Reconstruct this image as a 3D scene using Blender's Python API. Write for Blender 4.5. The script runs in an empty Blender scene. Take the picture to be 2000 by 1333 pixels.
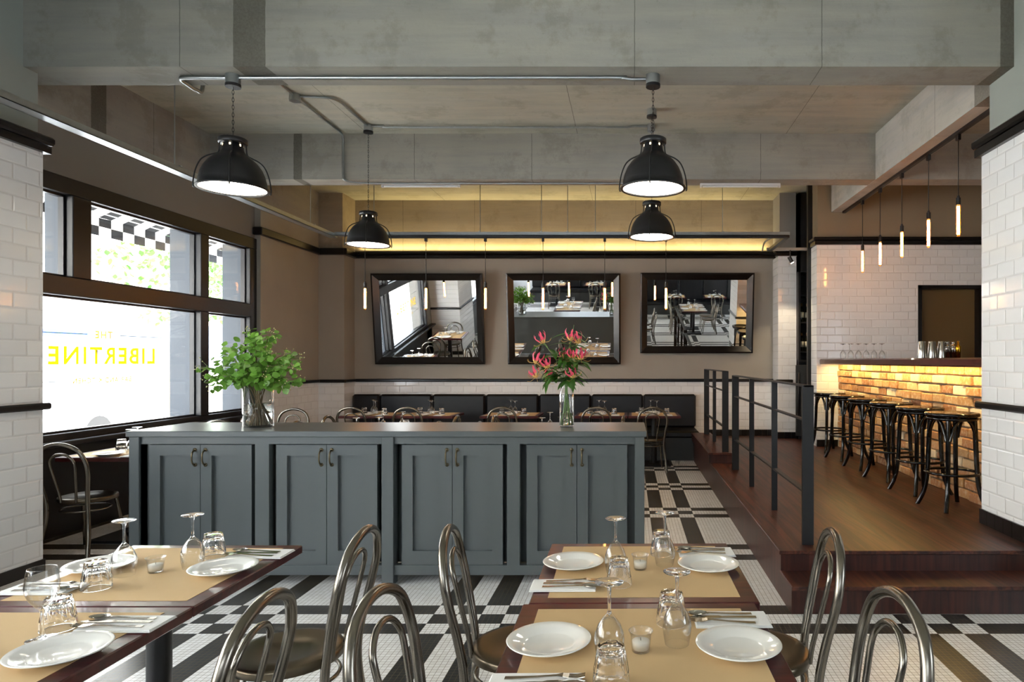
import bpy, math, random
from mathutils import Vector, Matrix
rnd = random.Random(7)
PI = math.pi
S = bpy.context.scene
COL = S.collection

def lin(r, g, b):
    f = lambda c: (c/255/12.92) if c/255 <= .04045 else ((c/255+.055)/1.055)**2.4
    return (f(r), f(g), f(b), 1)

# ------------------------------------------------------------------ camera
cam = bpy.data.cameras.new('camera'); camo = bpy.data.objects.new('camera', cam); COL.objects.link(camo)
camo.location = (0, 0, 1.55); camo.rotation_euler = (PI/2, 0, 0)
cam.sensor_width = 36; cam.lens = 1300/2000*36
cam.shift_x = -.115; cam.shift_y = .01925; cam.clip_start = .05
S.camera = camo
# ------------------------------------------------------------------ world, exposure
W = bpy.data.worlds.new('world'); S.world = W; W.use_nodes = True
bg = W.node_tree.nodes['Background']; bg.inputs[0].default_value = (.80, .90, 1.0, 1); bg.inputs[1].default_value = 6.0
S.view_settings.view_transform = 'Standard'; S.view_settings.look = 'None'
S.view_settings.gamma = 1; S.view_settings.use_curve_mapping = False
S.view_settings.exposure = 1.0
cy = S.cycles
cy.max_bounces = 14; cy.diffuse_bounces = 5; cy.glossy_bounces = 6; cy.transmission_bounces = 12; cy.transparent_max_bounces = 16
cy.use_denoising = True; cy.blur_glossy = 1.0; cy.sample_clamp_indirect = 6.0
cy.use_adaptive_sampling = True; cy.adaptive_threshold = .03

def area(name, loc, direction, sx, sy, power, color=(1, 1, 1), portal=False, spread=None):
    l = bpy.data.lights.new(name, 'AREA'); l.shape = 'RECTANGLE'; l.size = sx; l.size_y = sy
    l.energy = power; l.color = color
    if portal: l.cycles.is_portal = True
    if spread: l.spread = spread
    o = bpy.data.objects.new(name, l); COL.objects.link(o); o.location = loc
    o.rotation_euler = Vector(direction).to_track_quat('-Z', 'Y').to_euler()
    return o
# daylight enters through the windows (sampling portals over their openings)
area('window_portal', (-5.25, 7.2, 2.0), (1, 0, 0), 3.7, 2.4, 1, portal=True)
area('window_portal', (-4.75, .22, 2.0), (1, 0, 0), 6.4, 2.4, 1, portal=True)
area('window_portal', (-1.0, -2.95, 2.85), (0, 1, 0), 3.4, .8, 1, portal=True)
area('window_portal', (6.25, -.9, 1.9), (-1, 0, 0), 2.6, 2.0, 1, portal=True)  # over the opening added in the side wall for extra daylight
sun = bpy.data.lights.new('sun', 'SUN'); sun.energy = 26; sun.angle = .02; sun.color = (1, .97, .92)
suno = bpy.data.objects.new('sun', sun); COL.objects.link(suno); suno.rotation_euler = Vector((-.62, .25, -1)).to_track_quat('-Z', 'Y').to_euler()
# light the fittings of the place give
WARM = (1.0, .62, .28)
area('cove_light', (-1.1, 11.085, 3.40), (0, .18, 1), 6.8, .03, 20, (1.0, .76, .32))
area('bar_light', (2.90, 7.4, 1.506), (0, 0, -1), .03, 4.2, 17, (1.0, .68, .22)).rotation_euler = (0, -.3, 0)

# ------------------------------------------------------------------ materials
def mat(name):
    m = bpy.data.materials.new(name); m.use_nodes = True
    return m, m.node_tree.nodes, m.node_tree.links, m.node_tree.nodes['Principled BSDF']

def P(name, col, rough=.5, metal=0, spec=.5, noise=0, nscale=20, bump=0, bscale=60, coat=0, **kw):
    m, N, L, b = mat(name)
    b.inputs['Base Color'].default_value = col; b.inputs['Roughness'].default_value = rough
    b.inputs['Metallic'].default_value = metal; b.inputs['Specular IOR Level'].default_value = spec
    b.inputs['Coat Weight'].default_value = coat
    for k, v in kw.items(): b.inputs[k.replace('_', ' ')].default_value = v
    tc = N.new('ShaderNodeTexCoord')
    if noise:
        n = N.new('ShaderNodeTexNoise'); n.inputs['Scale'].default_value = nscale; n.inputs['Detail'].default_value = 6
        L.new(tc.outputs['Object'], n.inputs['Vector'])
        mx = N.new('ShaderNodeMix'); mx.data_type = 'RGBA'
        L.new(n.outputs[0], mx.inputs[0])
        mx.inputs[6].default_value = tuple(c*(1-noise) for c in col[:3])+(1,)
        mx.inputs[7].default_value = tuple(min(1, c*(1+noise)) for c in col[:3])+(1,)
        L.new(mx.outputs[2], b.inputs['Base Color'])
    if bump:
        n = N.new('ShaderNodeTexNoise'); n.inputs['Scale'].default_value = bscale; n.inputs['Detail'].default_value = 4
        L.new(tc.outputs['Object'], n.inputs['Vector'])
        bp = N.new('ShaderNodeBump'); bp.inputs['Strength'].default_value = bump; bp.inputs['Distance'].default_value = .01
        L.new(n.outputs[0], bp.inputs['Height']); L.new(bp.outputs[0], b.inputs['Normal'])
    return m

def emit(name, col, strength):
    m, N, L, b = mat(name)
    e = N.new('ShaderNodeEmission'); e.inputs[0].default_value = col; e.inputs[1].default_value = strength
    L.new(e.outputs[0], N['Material Output'].inputs[0]); N.remove(b)
    return m

def M2(N, op, a, b=None):
    n = N.new('ShaderNodeMath'); n.operation = op
    for i, v in enumerate((a, b)):
        if v is None: continue
        if isinstance(v, (int, float)): n.inputs[i].default_value = v
        else: n.id_data.links.new(v, n.inputs[i])
    return n.outputs[0]

def mixc(N, fac, a, b):
    mx = N.new('ShaderNodeMix'); mx.data_type = 'RGBA'
    L = mx.id_data.links
    for i, v in ((0, fac), (6, a), (7, b)):
        if isinstance(v, (int, float, tuple)): mx.inputs[i].default_value = v
        else: L.new(v, mx.inputs[i])
    return mx.outputs[2]

def coords(N):
    tc = N.new('ShaderNodeTexCoord'); sp = N.new('ShaderNodeSeparateXYZ')
    tc.id_data.links.new(tc.outputs['Object'], sp.inputs[0])
    return tc.outputs['Object'], sp.outputs[0], sp.outputs[1], sp.outputs[2]

def tile_mat(name, axis, col=lin(240, 241, 242), tw=.212, th=.113):
    m, N, L, b = mat(name)
    v, x, y, z = coords(N)
    cb = N.new('ShaderNodeCombineXYZ'); L.new(x if axis == 'x' else y, cb.inputs[0]); L.new(z, cb.inputs[1])
    def brick(ms, sm):
        k = N.new('ShaderNodeTexBrick'); L.new(cb.outputs[0], k.inputs['Vector'])
        k.inputs['Scale'].default_value = 1; k.inputs['Brick Width'].default_value = tw; k.inputs['Row Height'].default_value = th
        k.inputs['Mortar Size'].default_value = ms; k.inputs['Mortar Smooth'].default_value = sm
        k.inputs['Color1'].default_value = (.93, .93, .93, 1); k.inputs['Color2'].default_value = (1, 1, 1, 1)
        k.inputs['Mortar'].default_value = (.84, .83, .81, 1)
        return k
    k1 = brick(.0022, .1); k2 = brick(.012, 1.0)
    c = N.new('ShaderNodeMix'); c.data_type = 'RGBA'; c.blend_type = 'MULTIPLY'; c.inputs[0].default_value = 1
    L.new(k1.outputs[0], c.inputs[6]); c.inputs[7].default_value = col; L.new(c.outputs[2], b.inputs['Base Color'])
    h = M2(N, 'SUBTRACT', 1.0, k2.outputs['Fac'])
    n = N.new('ShaderNodeTexNoise'); n.inputs['Scale'].default_value = 5; L.new(v, n.inputs['Vector'])
    h2 = M2(N, 'ADD', h, M2(N, 'MULTIPLY', n.outputs[0], .6))
    bp = N.new('ShaderNodeBump'); bp.inputs['Strength'].default_value = .8; bp.inputs['Distance'].default_value = .004
    L.new(h2, bp.inputs['Height']); L.new(bp.outputs[0], b.inputs['Normal'])
    b.inputs['Roughness'].default_value = .1
    return m

def concrete(name, col, joints=(), patches=(), axis='x', rust=0.0):
    m, N, L, b = mat(name)
    v, x, y, z = coords(N)
    def nz(s, d=8, r=.6, stretch=None):
        n = N.new('ShaderNodeTexNoise'); n.inputs['Scale'].default_value = s; n.inputs['Detail'].default_value = d; n.inputs['Roughness'].default_value = r
        if stretch:
            mp = N.new('ShaderNodeMapping'); mp.inputs['Scale'].default_value = stretch; L.new(v, mp.inputs[0]); L.new(mp.outputs[0], n.inputs['Vector'])
        else: L.new(v, n.inputs['Vector'])
        return n.outputs[0]
    a, bb = [tuple(c*k for c in col[:3])+(1,) for k in (.72, 1.22)]
    base = mixc(N, M2(N, 'MULTIPLY', nz(1.3), 1.0), a, bb)
    f = M2(N, 'MULTIPLY', M2(N, 'GREATER_THAN', nz(26, 3), .70), .3)
    base = mixc(N, f, base, tuple(c*.45 for c in col[:3])+(1,))
    st = N.new('ShaderNodeMapRange'); st.inputs[1].default_value = .5; st.inputs[2].default_value = .75; L.new(nz(1.0, 10, .7, (.5, 2.2, 1)), st.inputs[0])
    base = mixc(N, M2(N, 'MULTIPLY', st.outputs[0], .30+rust), base, (col[0]*.66, col[1]*.60, col[2]*.50, 1))
    sk = N.new('ShaderNodeMapRange'); sk.inputs[1].default_value = .38; sk.inputs[2].default_value = .62
    L.new(nz(3.0, 9, .65, (.25, 2.6, 3.2) if axis == 'x' else (2.6, .25, 3.2)), sk.inputs[0])
    base = mixc(N, M2(N, 'MULTIPLY', sk.outputs[0], .42), base, (min(1, col[0]*1.35), min(1, col[1]*1.3), min(1, col[2]*1.15), 1))
    pt = N.new('ShaderNodeMapRange'); pt.inputs[1].default_value = .52; pt.inputs[2].default_value = .60
    L.new(nz(2.3, 12, .72), pt.inputs[0])
    base = mixc(N, M2(N, 'MULTIPLY', pt.outputs[0], .36), base, (col[0]*.6, col[1]*.57, col[2]*.5, 1))
    u = x if axis == 'x' else y
    w = M2(N, 'ADD', u, M2(N, 'MULTIPLY', M2(N, 'SUBTRACT', nz(12), .5), .012))
    for j in joints:
        g = M2(N, 'LESS_THAN', M2(N, 'ABSOLUTE', M2(N, 'SUBTRACT', w, j)), .0035)
        base = mixc(N, M2(N, 'MULTIPLY', g, .6), base, (.05, .045, .04, 1))
    hh = nz(40, 5)
    for p0, p1 in patches:
        g = M2(N, 'MULTIPLY', M2(N, 'GREATER_THAN', w, p0), M2(N, 'LESS_THAN', w, p1))
        g2 = M2(N, 'MULTIPLY', g, M2(N, 'ADD', .55, M2(N, 'MULTIPLY', nz(70, 3), .5)))
        base = mixc(N, g2, base, (col[0]*.34, col[1]*.32, col[2]*.27, 1))
    L.new(base, b.inputs['Base Color']); b.inputs['Roughness'].default_value = .75; b.inputs['Specular IOR Level'].default_value = .25
    bp = N.new('ShaderNodeBump'); bp.inputs['Strength'].default_value = .25; bp.inputs['Distance'].default_value = .006
    L.new(hh, bp.inputs['Height']); L.new(bp.outputs[0], b.inputs['Normal'])
    return m

def wood(name, c1, c2, axis='y', plank=0, rough=.35, scale=1.0, coat=0):
    m, N, L, b = mat(name)
    v, x, y, z = coords(N)
    mp = N.new('ShaderNodeMapping'); L.new(v, mp.inputs[0])
    mp.inputs['Scale'].default_value = {'y': (14, .8, 14), 'x': (.8, 14, 14), 'z': (14, 14, .8)}[axis]
    n = N.new('ShaderNodeTexNoise'); n.inputs['Scale'].default_value = scale*1.6; n.inputs['Detail'].default_value = 8; n.inputs['Distortion'].default_value = 1.2
    L.new(mp.outputs[0], n.inputs['Vector'])
    rp = N.new('ShaderNodeMapRange'); rp.inputs[1].default_value = .35; rp.inputs[2].default_value = .65; L.new(n.outputs[0], rp.inputs[0])
    c = mixc(N, rp.outputs[0], c1, c2)
    if plank:
        u = {'y': x, 'x': y, 'z': x}[axis]
        q = M2(N, 'DIVIDE', u, plank); idx = M2(N, 'FLOOR', q); fr = M2(N, 'FRACT', q)
        wn = N.new('ShaderNodeTexWhiteNoise'); wn.noise_dimensions = '1D'; L.new(idx, wn.inputs['W'])
        hs = N.new('ShaderNodeHueSaturation'); L.new(c, hs.inputs['Color'])
        L.new(M2(N, 'ADD', .72, M2(N, 'MULTIPLY', wn.outputs[0], .55)), hs.inputs['Value'])
        c = mixc(N, M2(N, 'MULTIPLY', M2(N, 'LESS_THAN', fr, .02), .7), hs.outputs[0], (.01, .006, .004, 1))
    L.new(c, b.inputs['Base Color']); b.inputs['Roughness'].default_value = rough; b.inputs['Coat Weight'].default_value = coat
    bp = N.new('ShaderNodeBump'); bp.inputs['Strength'].default_value = .15; bp.inputs['Distance'].default_value = .003
    L.new(n.outputs[0], bp.inputs['Height']); L.new(bp.outputs[0], b.inputs['Normal'])
    return m

def floor_mat():
    m, N, L, b = mat('mosaic_floor')
    v, x, y, z = coords(N)
    t = .02916
    def stripe(u, o):
        q = M2(N, 'MULTIPLY', M2(N, 'FRACT', M2(N, 'DIVIDE', M2(N, 'SUBTRACT', u, o), 48*t)), 48/5)
        i = M2(N, 'FLOOR', q)
        return M2(N, 'ADD', M2(N, 'COMPARE', i, 0.0), M2(N, 'COMPARE', i, 2.0))
    for_cmp = []
    A = stripe(x, .2025); B = stripe(y, 3.775)
    for n in N:
        if n.type == 'MATH' and n.operation == 'COMPARE': n.inputs[2].default_value = .1
    blk = M2(N, 'ABSOLUTE', M2(N, 'SUBTRACT', A, B))
    def grid(u, o):
        f = M2(N, 'FRACT', M2(N, 'DIVIDE', M2(N, 'SUBTRACT', u, o), t))
        return M2(N, 'GREATER_THAN', M2(N, 'ABSOLUTE', M2(N, 'SUBTRACT', f, .5)), .464)
    g = M2(N, 'MAXIMUM', grid(x, .2025), grid(y, 3.775))
    cb = N.new('ShaderNodeCombineXYZ')
    L.new(M2(N, 'FLOOR', M2(N, 'DIVIDE', M2(N, 'SUBTRACT', x, .2025), t)), cb.inputs[0]); L.new(M2(N, 'FLOOR', M2(N, 'DIVIDE', M2(N, 'SUBTRACT', y, 3.775), t)), cb.inputs[1])
    wn = N.new('ShaderNodeTexWhiteNoise'); L.new(cb.outputs[0], wn.inputs['Vector'])
    wh = mixc(N, wn.outputs[0], lin(236, 234, 230), lin(248, 247, 245)); bl = mixc(N, wn.outputs[0], lin(20, 20, 22), lin(38, 36, 36))
    c = mixc(N, blk, wh, bl)
    gc = mixc(N, blk, lin(140, 128, 114), lin(128, 118, 96))
    c = mixc(N, g, c, gc)
    L.new(c, b.inputs['Base Color'])
    L.new(M2(N, 'ADD', .28, M2(N, 'MULTIPLY', g, .5)), b.inputs['Roughness'])
    bp = N.new('ShaderNodeBump'); bp.inputs['Strength'].default_value = .4; bp.inputs['Distance'].default_value = .002; bp.invert = True
    L.new(M2(N, 'ADD', g, M2(N, 'MULTIPLY', wn.outputs[0], .0)), bp.inputs['Height']); L.new(bp.outputs[0], b.inputs['Normal'])
    return m

def thin_glass(name, tint=(1, 1, 1, 1), refl=.03, pw=5.0):
    m, N, L, b = mat(name)
    t = N.new('ShaderNodeBsdfTransparent'); t.inputs[0].default_value = tint
    g = N.new('ShaderNodeBsdfGlossy'); g.inputs['Roughness'].default_value = .02
    lw = N.new('ShaderNodeLayerWeight'); lw.inputs[0].default_value = .5
    fr = M2(N, 'ADD', refl, M2(N, 'MULTIPLY', .85, M2(N, 'POWER', lw.outputs['Facing'], pw)))
    mx = N.new('ShaderNodeMixShader'); L.new(fr, mx.inputs[0]); L.new(t.outputs[0], mx.inputs[1]); L.new(g.outputs[0], mx.inputs[2])
    L.new(mx.outputs[0], N['Material Output'].inputs[0]); N.remove(b)
    return m

def translucent(name, col, rough=.5, tr=.4):
    m, N, L, b = mat(name)
    b.inputs['Base Color'].default_value = col; b.inputs['Roughness'].default_value = rough
    t = N.new('ShaderNodeBsdfTranslucent'); t.inputs[0].default_value = col
    oi = N.new('ShaderNodeNewGeometry')
    hs = N.new('ShaderNodeHueSaturation'); hs.inputs['Color'].default_value = col
    L.new(M2(N, 'ADD', .65, M2(N, 'MULTIPLY', oi.outputs['Random Per Island'], .8)), hs.inputs['Value'])
    L.new(hs.outputs[0], b.inputs['Base Color']); L.new(hs.outputs[0], t.inputs[0])
    mx = N.new('ShaderNodeMixShader'); mx.inputs[0].default_value = tr
    L.new(b.outputs[0], mx.inputs[1]); L.new(t.outputs[0], mx.inputs[2]); L.new(mx.outputs[0], N['Material Output'].inputs[0])
    return m

def amber_glass():
    m, N, L, b = mat('amber_bulb_glass')
    t = N.new('ShaderNodeBsdfTransparent'); t.inputs[0].default_value = (1, .84, .58, 1)
    d = N.new('ShaderNodeBsdfTranslucent'); d.inputs[0].default_value = (1, .46, .14, 1)
    mx = N.new('ShaderNodeMixShader'); mx.inputs[0].default_value = .07
    L.new(t.outputs[0], mx.inputs[1]); L.new(d.outputs[0], mx.inputs[2]); L.new(mx.outputs[0], N['Material Output'].inputs[0]); N.remove(b)
    return m

def brick_mat():
    m, N, L, b = mat('old_brick')
    v, x, y, z = coords(N)
    oi = N.new('ShaderNodeNewGeometry'); r = oi.outputs['Random Per Island']
    cr = N.new('ShaderNodeValToRGB'); L.new(r, cr.inputs[0])
    e = cr.color_ramp.elements
    e[0].position = 0; e[0].color = lin(138, 92, 62); e[1].position = 1; e[1].color = lin(222, 200, 168)
    for p, c in ((.25, lin(166, 116, 76)), (.5, lin(184, 136, 90)), (.72, lin(160, 122, 82)), (.88, lin(204, 168, 124))):
        k = e.new(p); k.color = c
    n = N.new('ShaderNodeTexNoise'); n.inputs['Scale'].default_value = 28; n.inputs['Detail'].default_value = 8; L.new(v, n.inputs['Vector'])
    mr = N.new('ShaderNodeMapRange'); mr.inputs[1].default_value = .5; mr.inputs[2].default_value = .72; L.new(n.outputs[0], mr.inputs[0])
    c = mixc(N, M2(N, 'MULTIPLY', mr.outputs[0], .55), cr.outputs[0], lin(205, 190, 165))
    L.new(c, b.inputs['Base Color']); b.inputs['Roughness'].default_value = .85
    bp = N.new('ShaderNodeBump'); bp.inputs['Strength'].default_value = .6; bp.inputs['Distance'].default_value = .01
    L.new(n.outputs[0], bp.inputs['Height']); L.new(bp.outputs[0], b.inputs['Normal'])
    return m

MT = dict(
    tile_x=tile_mat('white_tile', 'x'), tile_y=tile_mat('white_tile', 'y'),
    floor=floor_mat(),
    slab=concrete('concrete_slab', lin(174, 174, 164), joints=(-3.1, -.62, 1.85), rust=.34),
    beam_near=concrete('concrete_beam', lin(142, 142, 137), joints=(-3.28, .035, 1.40), patches=((-2.89, -2.655), (2.70, 2.9))),
    beam_far=concrete('concrete_beam', lin(152, 150, 145), joints=(-2.55, -1.16, 1.55), patches=((-3.98, -3.88),)),
    beam_left=concrete('concrete_beam', lin(148, 145, 140), joints=(6.95, 8.6), patches=((6.14, 6.32),), axis='y'),
    beam_right=concrete('concrete_beam', lin(176, 174, 170), joints=(6.35,), patches=((5.2, 5.62),), axis='y'),
    conc=concrete('old_concrete', lin(150, 140, 124), joints=(-3.8, -2.6, -1.5, 0.1, 1.2), rust=.2),
    plaster=P('grey_plaster', lin(158, 153, 143), .55, noise=.10, nscale=2.2, bump=.05, bscale=8, spec=.35),
    taupe=P('taupe_paint', lin(134, 131, 126), .7, noise=.03, nscale=3, spec=.3),
    brownwall=P('brown_paint', lin(140, 126, 104), .7, noise=.03, nscale=3, spec=.3),
    greenwall=P('green_grey_plaster', lin(150, 156, 150), .6, noise=.08, nscale=3, spec=.3),
    black=P('black_gloss_paint', lin(16, 16, 18), .28),
    winblack=P('dark_window_frame', lin(21, 20, 23), .4),
    satinblack=P('black_metal', lin(24, 24, 26), .42, noise=.15, nscale=30),
    leather=P('black_leather', lin(15, 16, 21), .36, bump=.15, bscale=300),
    panel=P('dark_grey_panel', lin(52, 54, 54), .5),
    cab=P('blue_grey_paint', lin(83, 88, 88), .3, noise=.02, nscale=4),
    brass=P('dark_brass', lin(110, 98, 76), .3, 1),
    galv=P('galvanised_steel', lin(176, 182, 184), .32, 1, noise=.12, nscale=18),
    steel=P('polished_steel', lin(190, 186, 178), .16, 1),
    gun=P('brushed_gunmetal', lin(130, 124, 114), .26, 1, noise=.12, nscale=5), seatmetal=P('worn_seat_metal', lin(112, 102, 86), .3, 1, noise=.2, nscale=4),
    bent=P('black_lacquer', lin(9, 8, 8), .1),
    mahog=wood('mahogany', lin(56, 17, 17), lin(82, 27, 26), 'x', rough=.28, coat=.2),
    barwood=wood('bar_mahogany', lin(62, 24, 21), lin(88, 36, 30), 'y', rough=.2, coat=.4),
    oak=wood('dark_oak_boards', lin(40, 16, 12), lin(88, 45, 30), 'y', plank=.16, rough=.42),
    oakx=wood('dark_oak_riser', lin(44, 20, 15), lin(70, 34, 25), 'z', plank=.19, rough=.4),
    paper=P('kraft_paper', lin(205, 174, 128), .7, noise=.03, nscale=12, bump=.06, bscale=14),
    china=P('white_china', lin(238, 237, 232), .08, coat=.3),
    napkin=P('white_linen', lin(238, 238, 236), .8, bump=.1, bscale=200),
    wax=P('candle_wax', lin(228, 224, 214), .5),
    wick=P('candle_wick', lin(40, 34, 30), .8),
    glass=P('clear_glass', (1, 1, 1, 1), 0.0, Transmission_Weight=1.0, IOR=1.45),
    water=P('water', (.97, 1, .98, 1), 0.0, Transmission_Weight=1.0, IOR=1.33),
    pane=thin_glass('window_glass'), crystal=thin_glass('table_glass', (.985, .99, .99, 1), .02, 1.9),
    bulbglass=amber_glass(),
    mirror=P('mirror_silver', (.86, .86, .86, 1), .01, 1),
    lampdisc=emit('lamp_glow', (1, .90, .74, 1), 9),
    slot=emit('lamp_slot_glow', (1, .80, .5, 1), 2.2),
    filament=emit('filament_glow', (1, .46, .15, 1), 50),
    ledstrip=emit('warm_led', (1, .66, .24, 1), 6),
    spotglow=emit('spot_glow', (1, .86, .62, 1), 25),
    tube=P('white_tube', lin(225, 225, 225), .4),
    leaf=translucent('green_leaf', lin(112, 158, 62), .45, .35),
    leaf2=translucent('dark_leaf', lin(72, 118, 44), .4, .3),
    berry=P('pale_berry', lin(196, 190, 130), .5),
    stem=P('green_stem', lin(96, 128, 60), .5), twig=P('brown_stem', lin(112, 92, 60), .6),
    petal=translucent('pink_petal', lin(224, 84, 112), .5, .3), petaly=translucent('yellow_petal_base', lin(240, 200, 120), .5, .3),
    brick=brick_mat(), mortar=P('lime_mortar', lin(120, 104, 84), .9, noise=.2, nscale=30, bump=.3, bscale=60),
    brownpanel=P('bronze_panel', lin(112, 88, 52), .35, noise=.06, nscale=2),
    gold=P('brass_tin', lin(214, 160, 40), .18, 1),
    bottle=P('dark_bottle', lin(24, 26, 16), .08), paperlabel=P('cream_bottle_label', lin(226, 220, 200), .7), foil=P('bottle_foil', lin(150, 110, 50), .35, .8),
    fin=P('pale_render', lin(74, 80, 88), .7, noise=.05, nscale=4),
    street=P('pale_paving', lin(206, 204, 200), .8, noise=.06, nscale=3),
    facade=P('pale_facade', lin(220, 216, 208), .8, noise=.05, nscale=2),
    awnw=translucent('white_canvas', lin(232, 230, 226), .8, .4), awnb=P('dark_canvas', lin(24, 24, 28), .8),
    dletter=translucent('old_gold_vinyl', lin(136, 112, 40), .5, .6),
    yletter=translucent('yellow_vinyl', lin(176, 138, 8), .5, .75), gletter=translucent('grey_vinyl', lin(120, 124, 130), .5, .6),
    pane2=P('facade_window', lin(120, 132, 146), .1), vanwhite=P('white_van_paint', lin(224, 228, 232), .25), vanblue=P('blue_van_paint', lin(50, 84, 140), .3), rubber=P('tyre_rubber', lin(30, 30, 30), .8),
)

# ------------------------------------------------------------------ mesh builder
class MB:
    def __init__(s): s.v = []; s.f = []; s.sm = []; s.mi = []
    def add(s, vs, fs, smooth=False, mi=0, M=None):
        o = len(s.v); s.v += [tuple(M @ Vector(p)) if M else tuple(p) for p in vs]
        for f in fs: s.f.append(tuple(i+o for i in f)); s.sm.append(smooth); s.mi.append(mi)
        return s
    def box(s, x0, x1, y0, y1, z0, z1, bev=0, mi=0, M=None):
        if bev <= 0:
            vs = [(x, y, z) for z in (z0, z1) for y in (y0, y1) for x in (x0, x1)]
            return s.add(vs, [(0, 2, 3, 1), (4, 5, 7, 6), (0, 1, 5, 4), (1, 3, 7, 5), (3, 2, 6, 7), (2, 0, 4, 6)], False, mi, M)
        c = ((x0+x1)/2, (y0+y1)/2, (z0+z1)/2); h = ((x1-x0)/2, (y1-y0)/2, (z1-z0)/2); b = min(bev, min(h)*.9)
        vs = []; idx = {}
        for sx in (-1, 1):
            for sy in (-1, 1):
                for sz in (-1, 1):
                    for a in range(3):
                        p = [c[0]+sx*(h[0]-b*(a != 0)), c[1]+sy*(h[1]-b*(a != 1)), c[2]+sz*(h[2]-b*(a != 2))]
                        idx[(sx, sy, sz, a)] = len(vs); vs.append(p)
        fs = []
        for a in range(3):
            o1, o2 = [k for k in range(3) if k != a]
            for sg in (-1, 1):
                q = []
                for u, w in ((-1, -1), (1, -1), (1, 1), (-1, 1)):
                    k = [0, 0, 0]; k[a] = sg; k[o1] = u; k[o2] = w; q.append(idx[(*k, a)])
                fs.append(tuple(q) if (sg > 0) == (a != 1) else tuple(q[::-1]))
        for a in range(3):      # edges along axis a
            o1, o2 = [k for k in range(3) if k != a]
            for u in (-1, 1):
                for w in (-1, 1):
                    def K(e, t):
                        k = [0, 0, 0]; k[a] = e; k[o1] = u; k[o2] = w; return idx[(*k, t)]
                    q = (K(-1, o1), K(1, o1), K(1, o2), K(-1, o2))
                    fs.append(q if (u*w > 0) == (a == 1) else q[::-1])
        for sx in (-1, 1):
            for sy in (-1, 1):
                for sz in (-1, 1):
                    q = tuple(idx[(sx, sy, sz, a)] for a in range(3)); fs.append(q if sx*sy*sz > 0 else q[::-1])
        return s.add(vs, fs, False, mi, M)
    def lathe(s, prof, n=28, c=(0, 0, 0), mi=0, smooth=True, M=None, mod=None, rib=0):
        vs = []; fs = []; rings = []
        for r, z in prof:
            if r < 1e-6: rings.append([len(vs)]); vs.append((c[0], c[1], c[2]+z))
            else:
                ring = []
                for i in range(n):
                    a = 2*PI*i/n; rr = r*(mod(i, z) if mod else 1)
                    ring.append(len(vs)); vs.append((c[0]+rr*math.cos(a), c[1]+rr*math.sin(a), c[2]+z))
                rings.append(ring)
        for A, B in zip(rings, rings[1:]):
            for i in range(n):
                j = (i+1) % n
                if len(A) == 1 and len(B) == 1: continue
                if len(A) == 1: fs.append((A[0], B[j], B[i]))
                elif len(B) == 1: fs.append((A[i], A[j], B[0]))
                else: fs.append((A[i], A[j], B[j], B[i]))
        return s.add(vs, fs, smooth, mi, M)
    def cyl(s, r, z0, z1, n=20, c=(0, 0, 0), mi=0, M=None, r2=None):
        r2 = r if r2 is None else r2
        a = [(r*math.cos(2*PI*i/n)+c[0], r*math.sin(2*PI*i/n)+c[1], z0+c[2]) for i in range(n)]
        b = [(r2*math.cos(2*PI*i/n)+c[0], r2*math.sin(2*PI*i/n)+c[1], z1+c[2]) for i in range(n)]
        s.add(a+b, [(i, (i+1) % n, (i+1) % n+n, i+n) for i in range(n)], True, mi, M)
        s.add(a, [tuple(range(n))[::-1]], False, mi, M); return s.add(b, [tuple(range(n))], False, mi, M)
    def tube(s, pts, r, n=10, closed=False, mi=0, smoothpath=0, M=None, r_end=None):
        pts = [Vector(p) for p in pts]
        if smoothpath: pts = spline(pts, smoothpath, closed)
        N = len(pts); vs = []; fs = []; up = None
        for i, p in enumerate(pts):
            if closed: d = pts[(i+1) % N]-pts[i-1]
            else: d = pts[min(i+1, N-1)]-pts[max(i-1, 0)]
            d.normalize()
            if up is None:
                up = Vector((0, 0, 1)) if abs(d.z) < .9 else Vector((1, 0, 0))
            side = d.cross(up)
            if side.length < 1e-4: side = d.orthogonal()
            side.normalize(); up = side.cross(d).normalized()
            rr = r if r_end is None else r+(r_end-r)*i/(N-1)
            for k in range(n):
                a = 2*PI*k/n; vs.append(p+side*(rr*math.cos(a))+up*(rr*math.sin(a)))
        for i in range(N if closed else N-1):
            for k in range(n):
                j = (i+1) % N; q = (k+1) % n
                fs.append((i*n+k, i*n+q, j*n+q, j*n+k))
        s.add(vs, fs, True, mi, M)
        if not closed:
            s.add(vs[:n], [tuple(range(n))[::-1]], False, mi, M); s.add(vs[-n:], [tuple(range(n))], False, mi, M)
        return s
    def prism(s, poly, d0, d1, axis='y', mi=0, M=None):
        n = len(poly)
        mk = {'y': lambda u, w, d: (u, d, w), 'x': lambda u, w, d: (d, u, w), 'z': lambda u, w, d: (u, w, d)}[axis]
        vs = [mk(u, w, d0) for u, w in poly]+[mk(u, w, d1) for u, w in poly]
        return s.add(vs, [tuple(range(n)), tuple(range(n, 2*n))[::-1]]+[(i, i+n, (i+1) % n+n, (i+1) % n) for i in range(n)], False, mi, M)
    def build(s, name, mats, parent=None, loc=None):
        me = bpy.data.meshes.new(name); me.from_pydata(s.v, [], s.f)
        me.polygons.foreach_set('use_smooth', s.sm); me.polygons.foreach_set('material_index', s.mi)
        for k in (mats if isinstance(mats, (list, tuple)) else [mats]): me.materials.append(MT[k])
        me.update()
        o = bpy.data.objects.new(name, me); COL.objects.link(o)
        if parent: o.parent = parent
        if loc: o.location = loc
        return o

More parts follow.
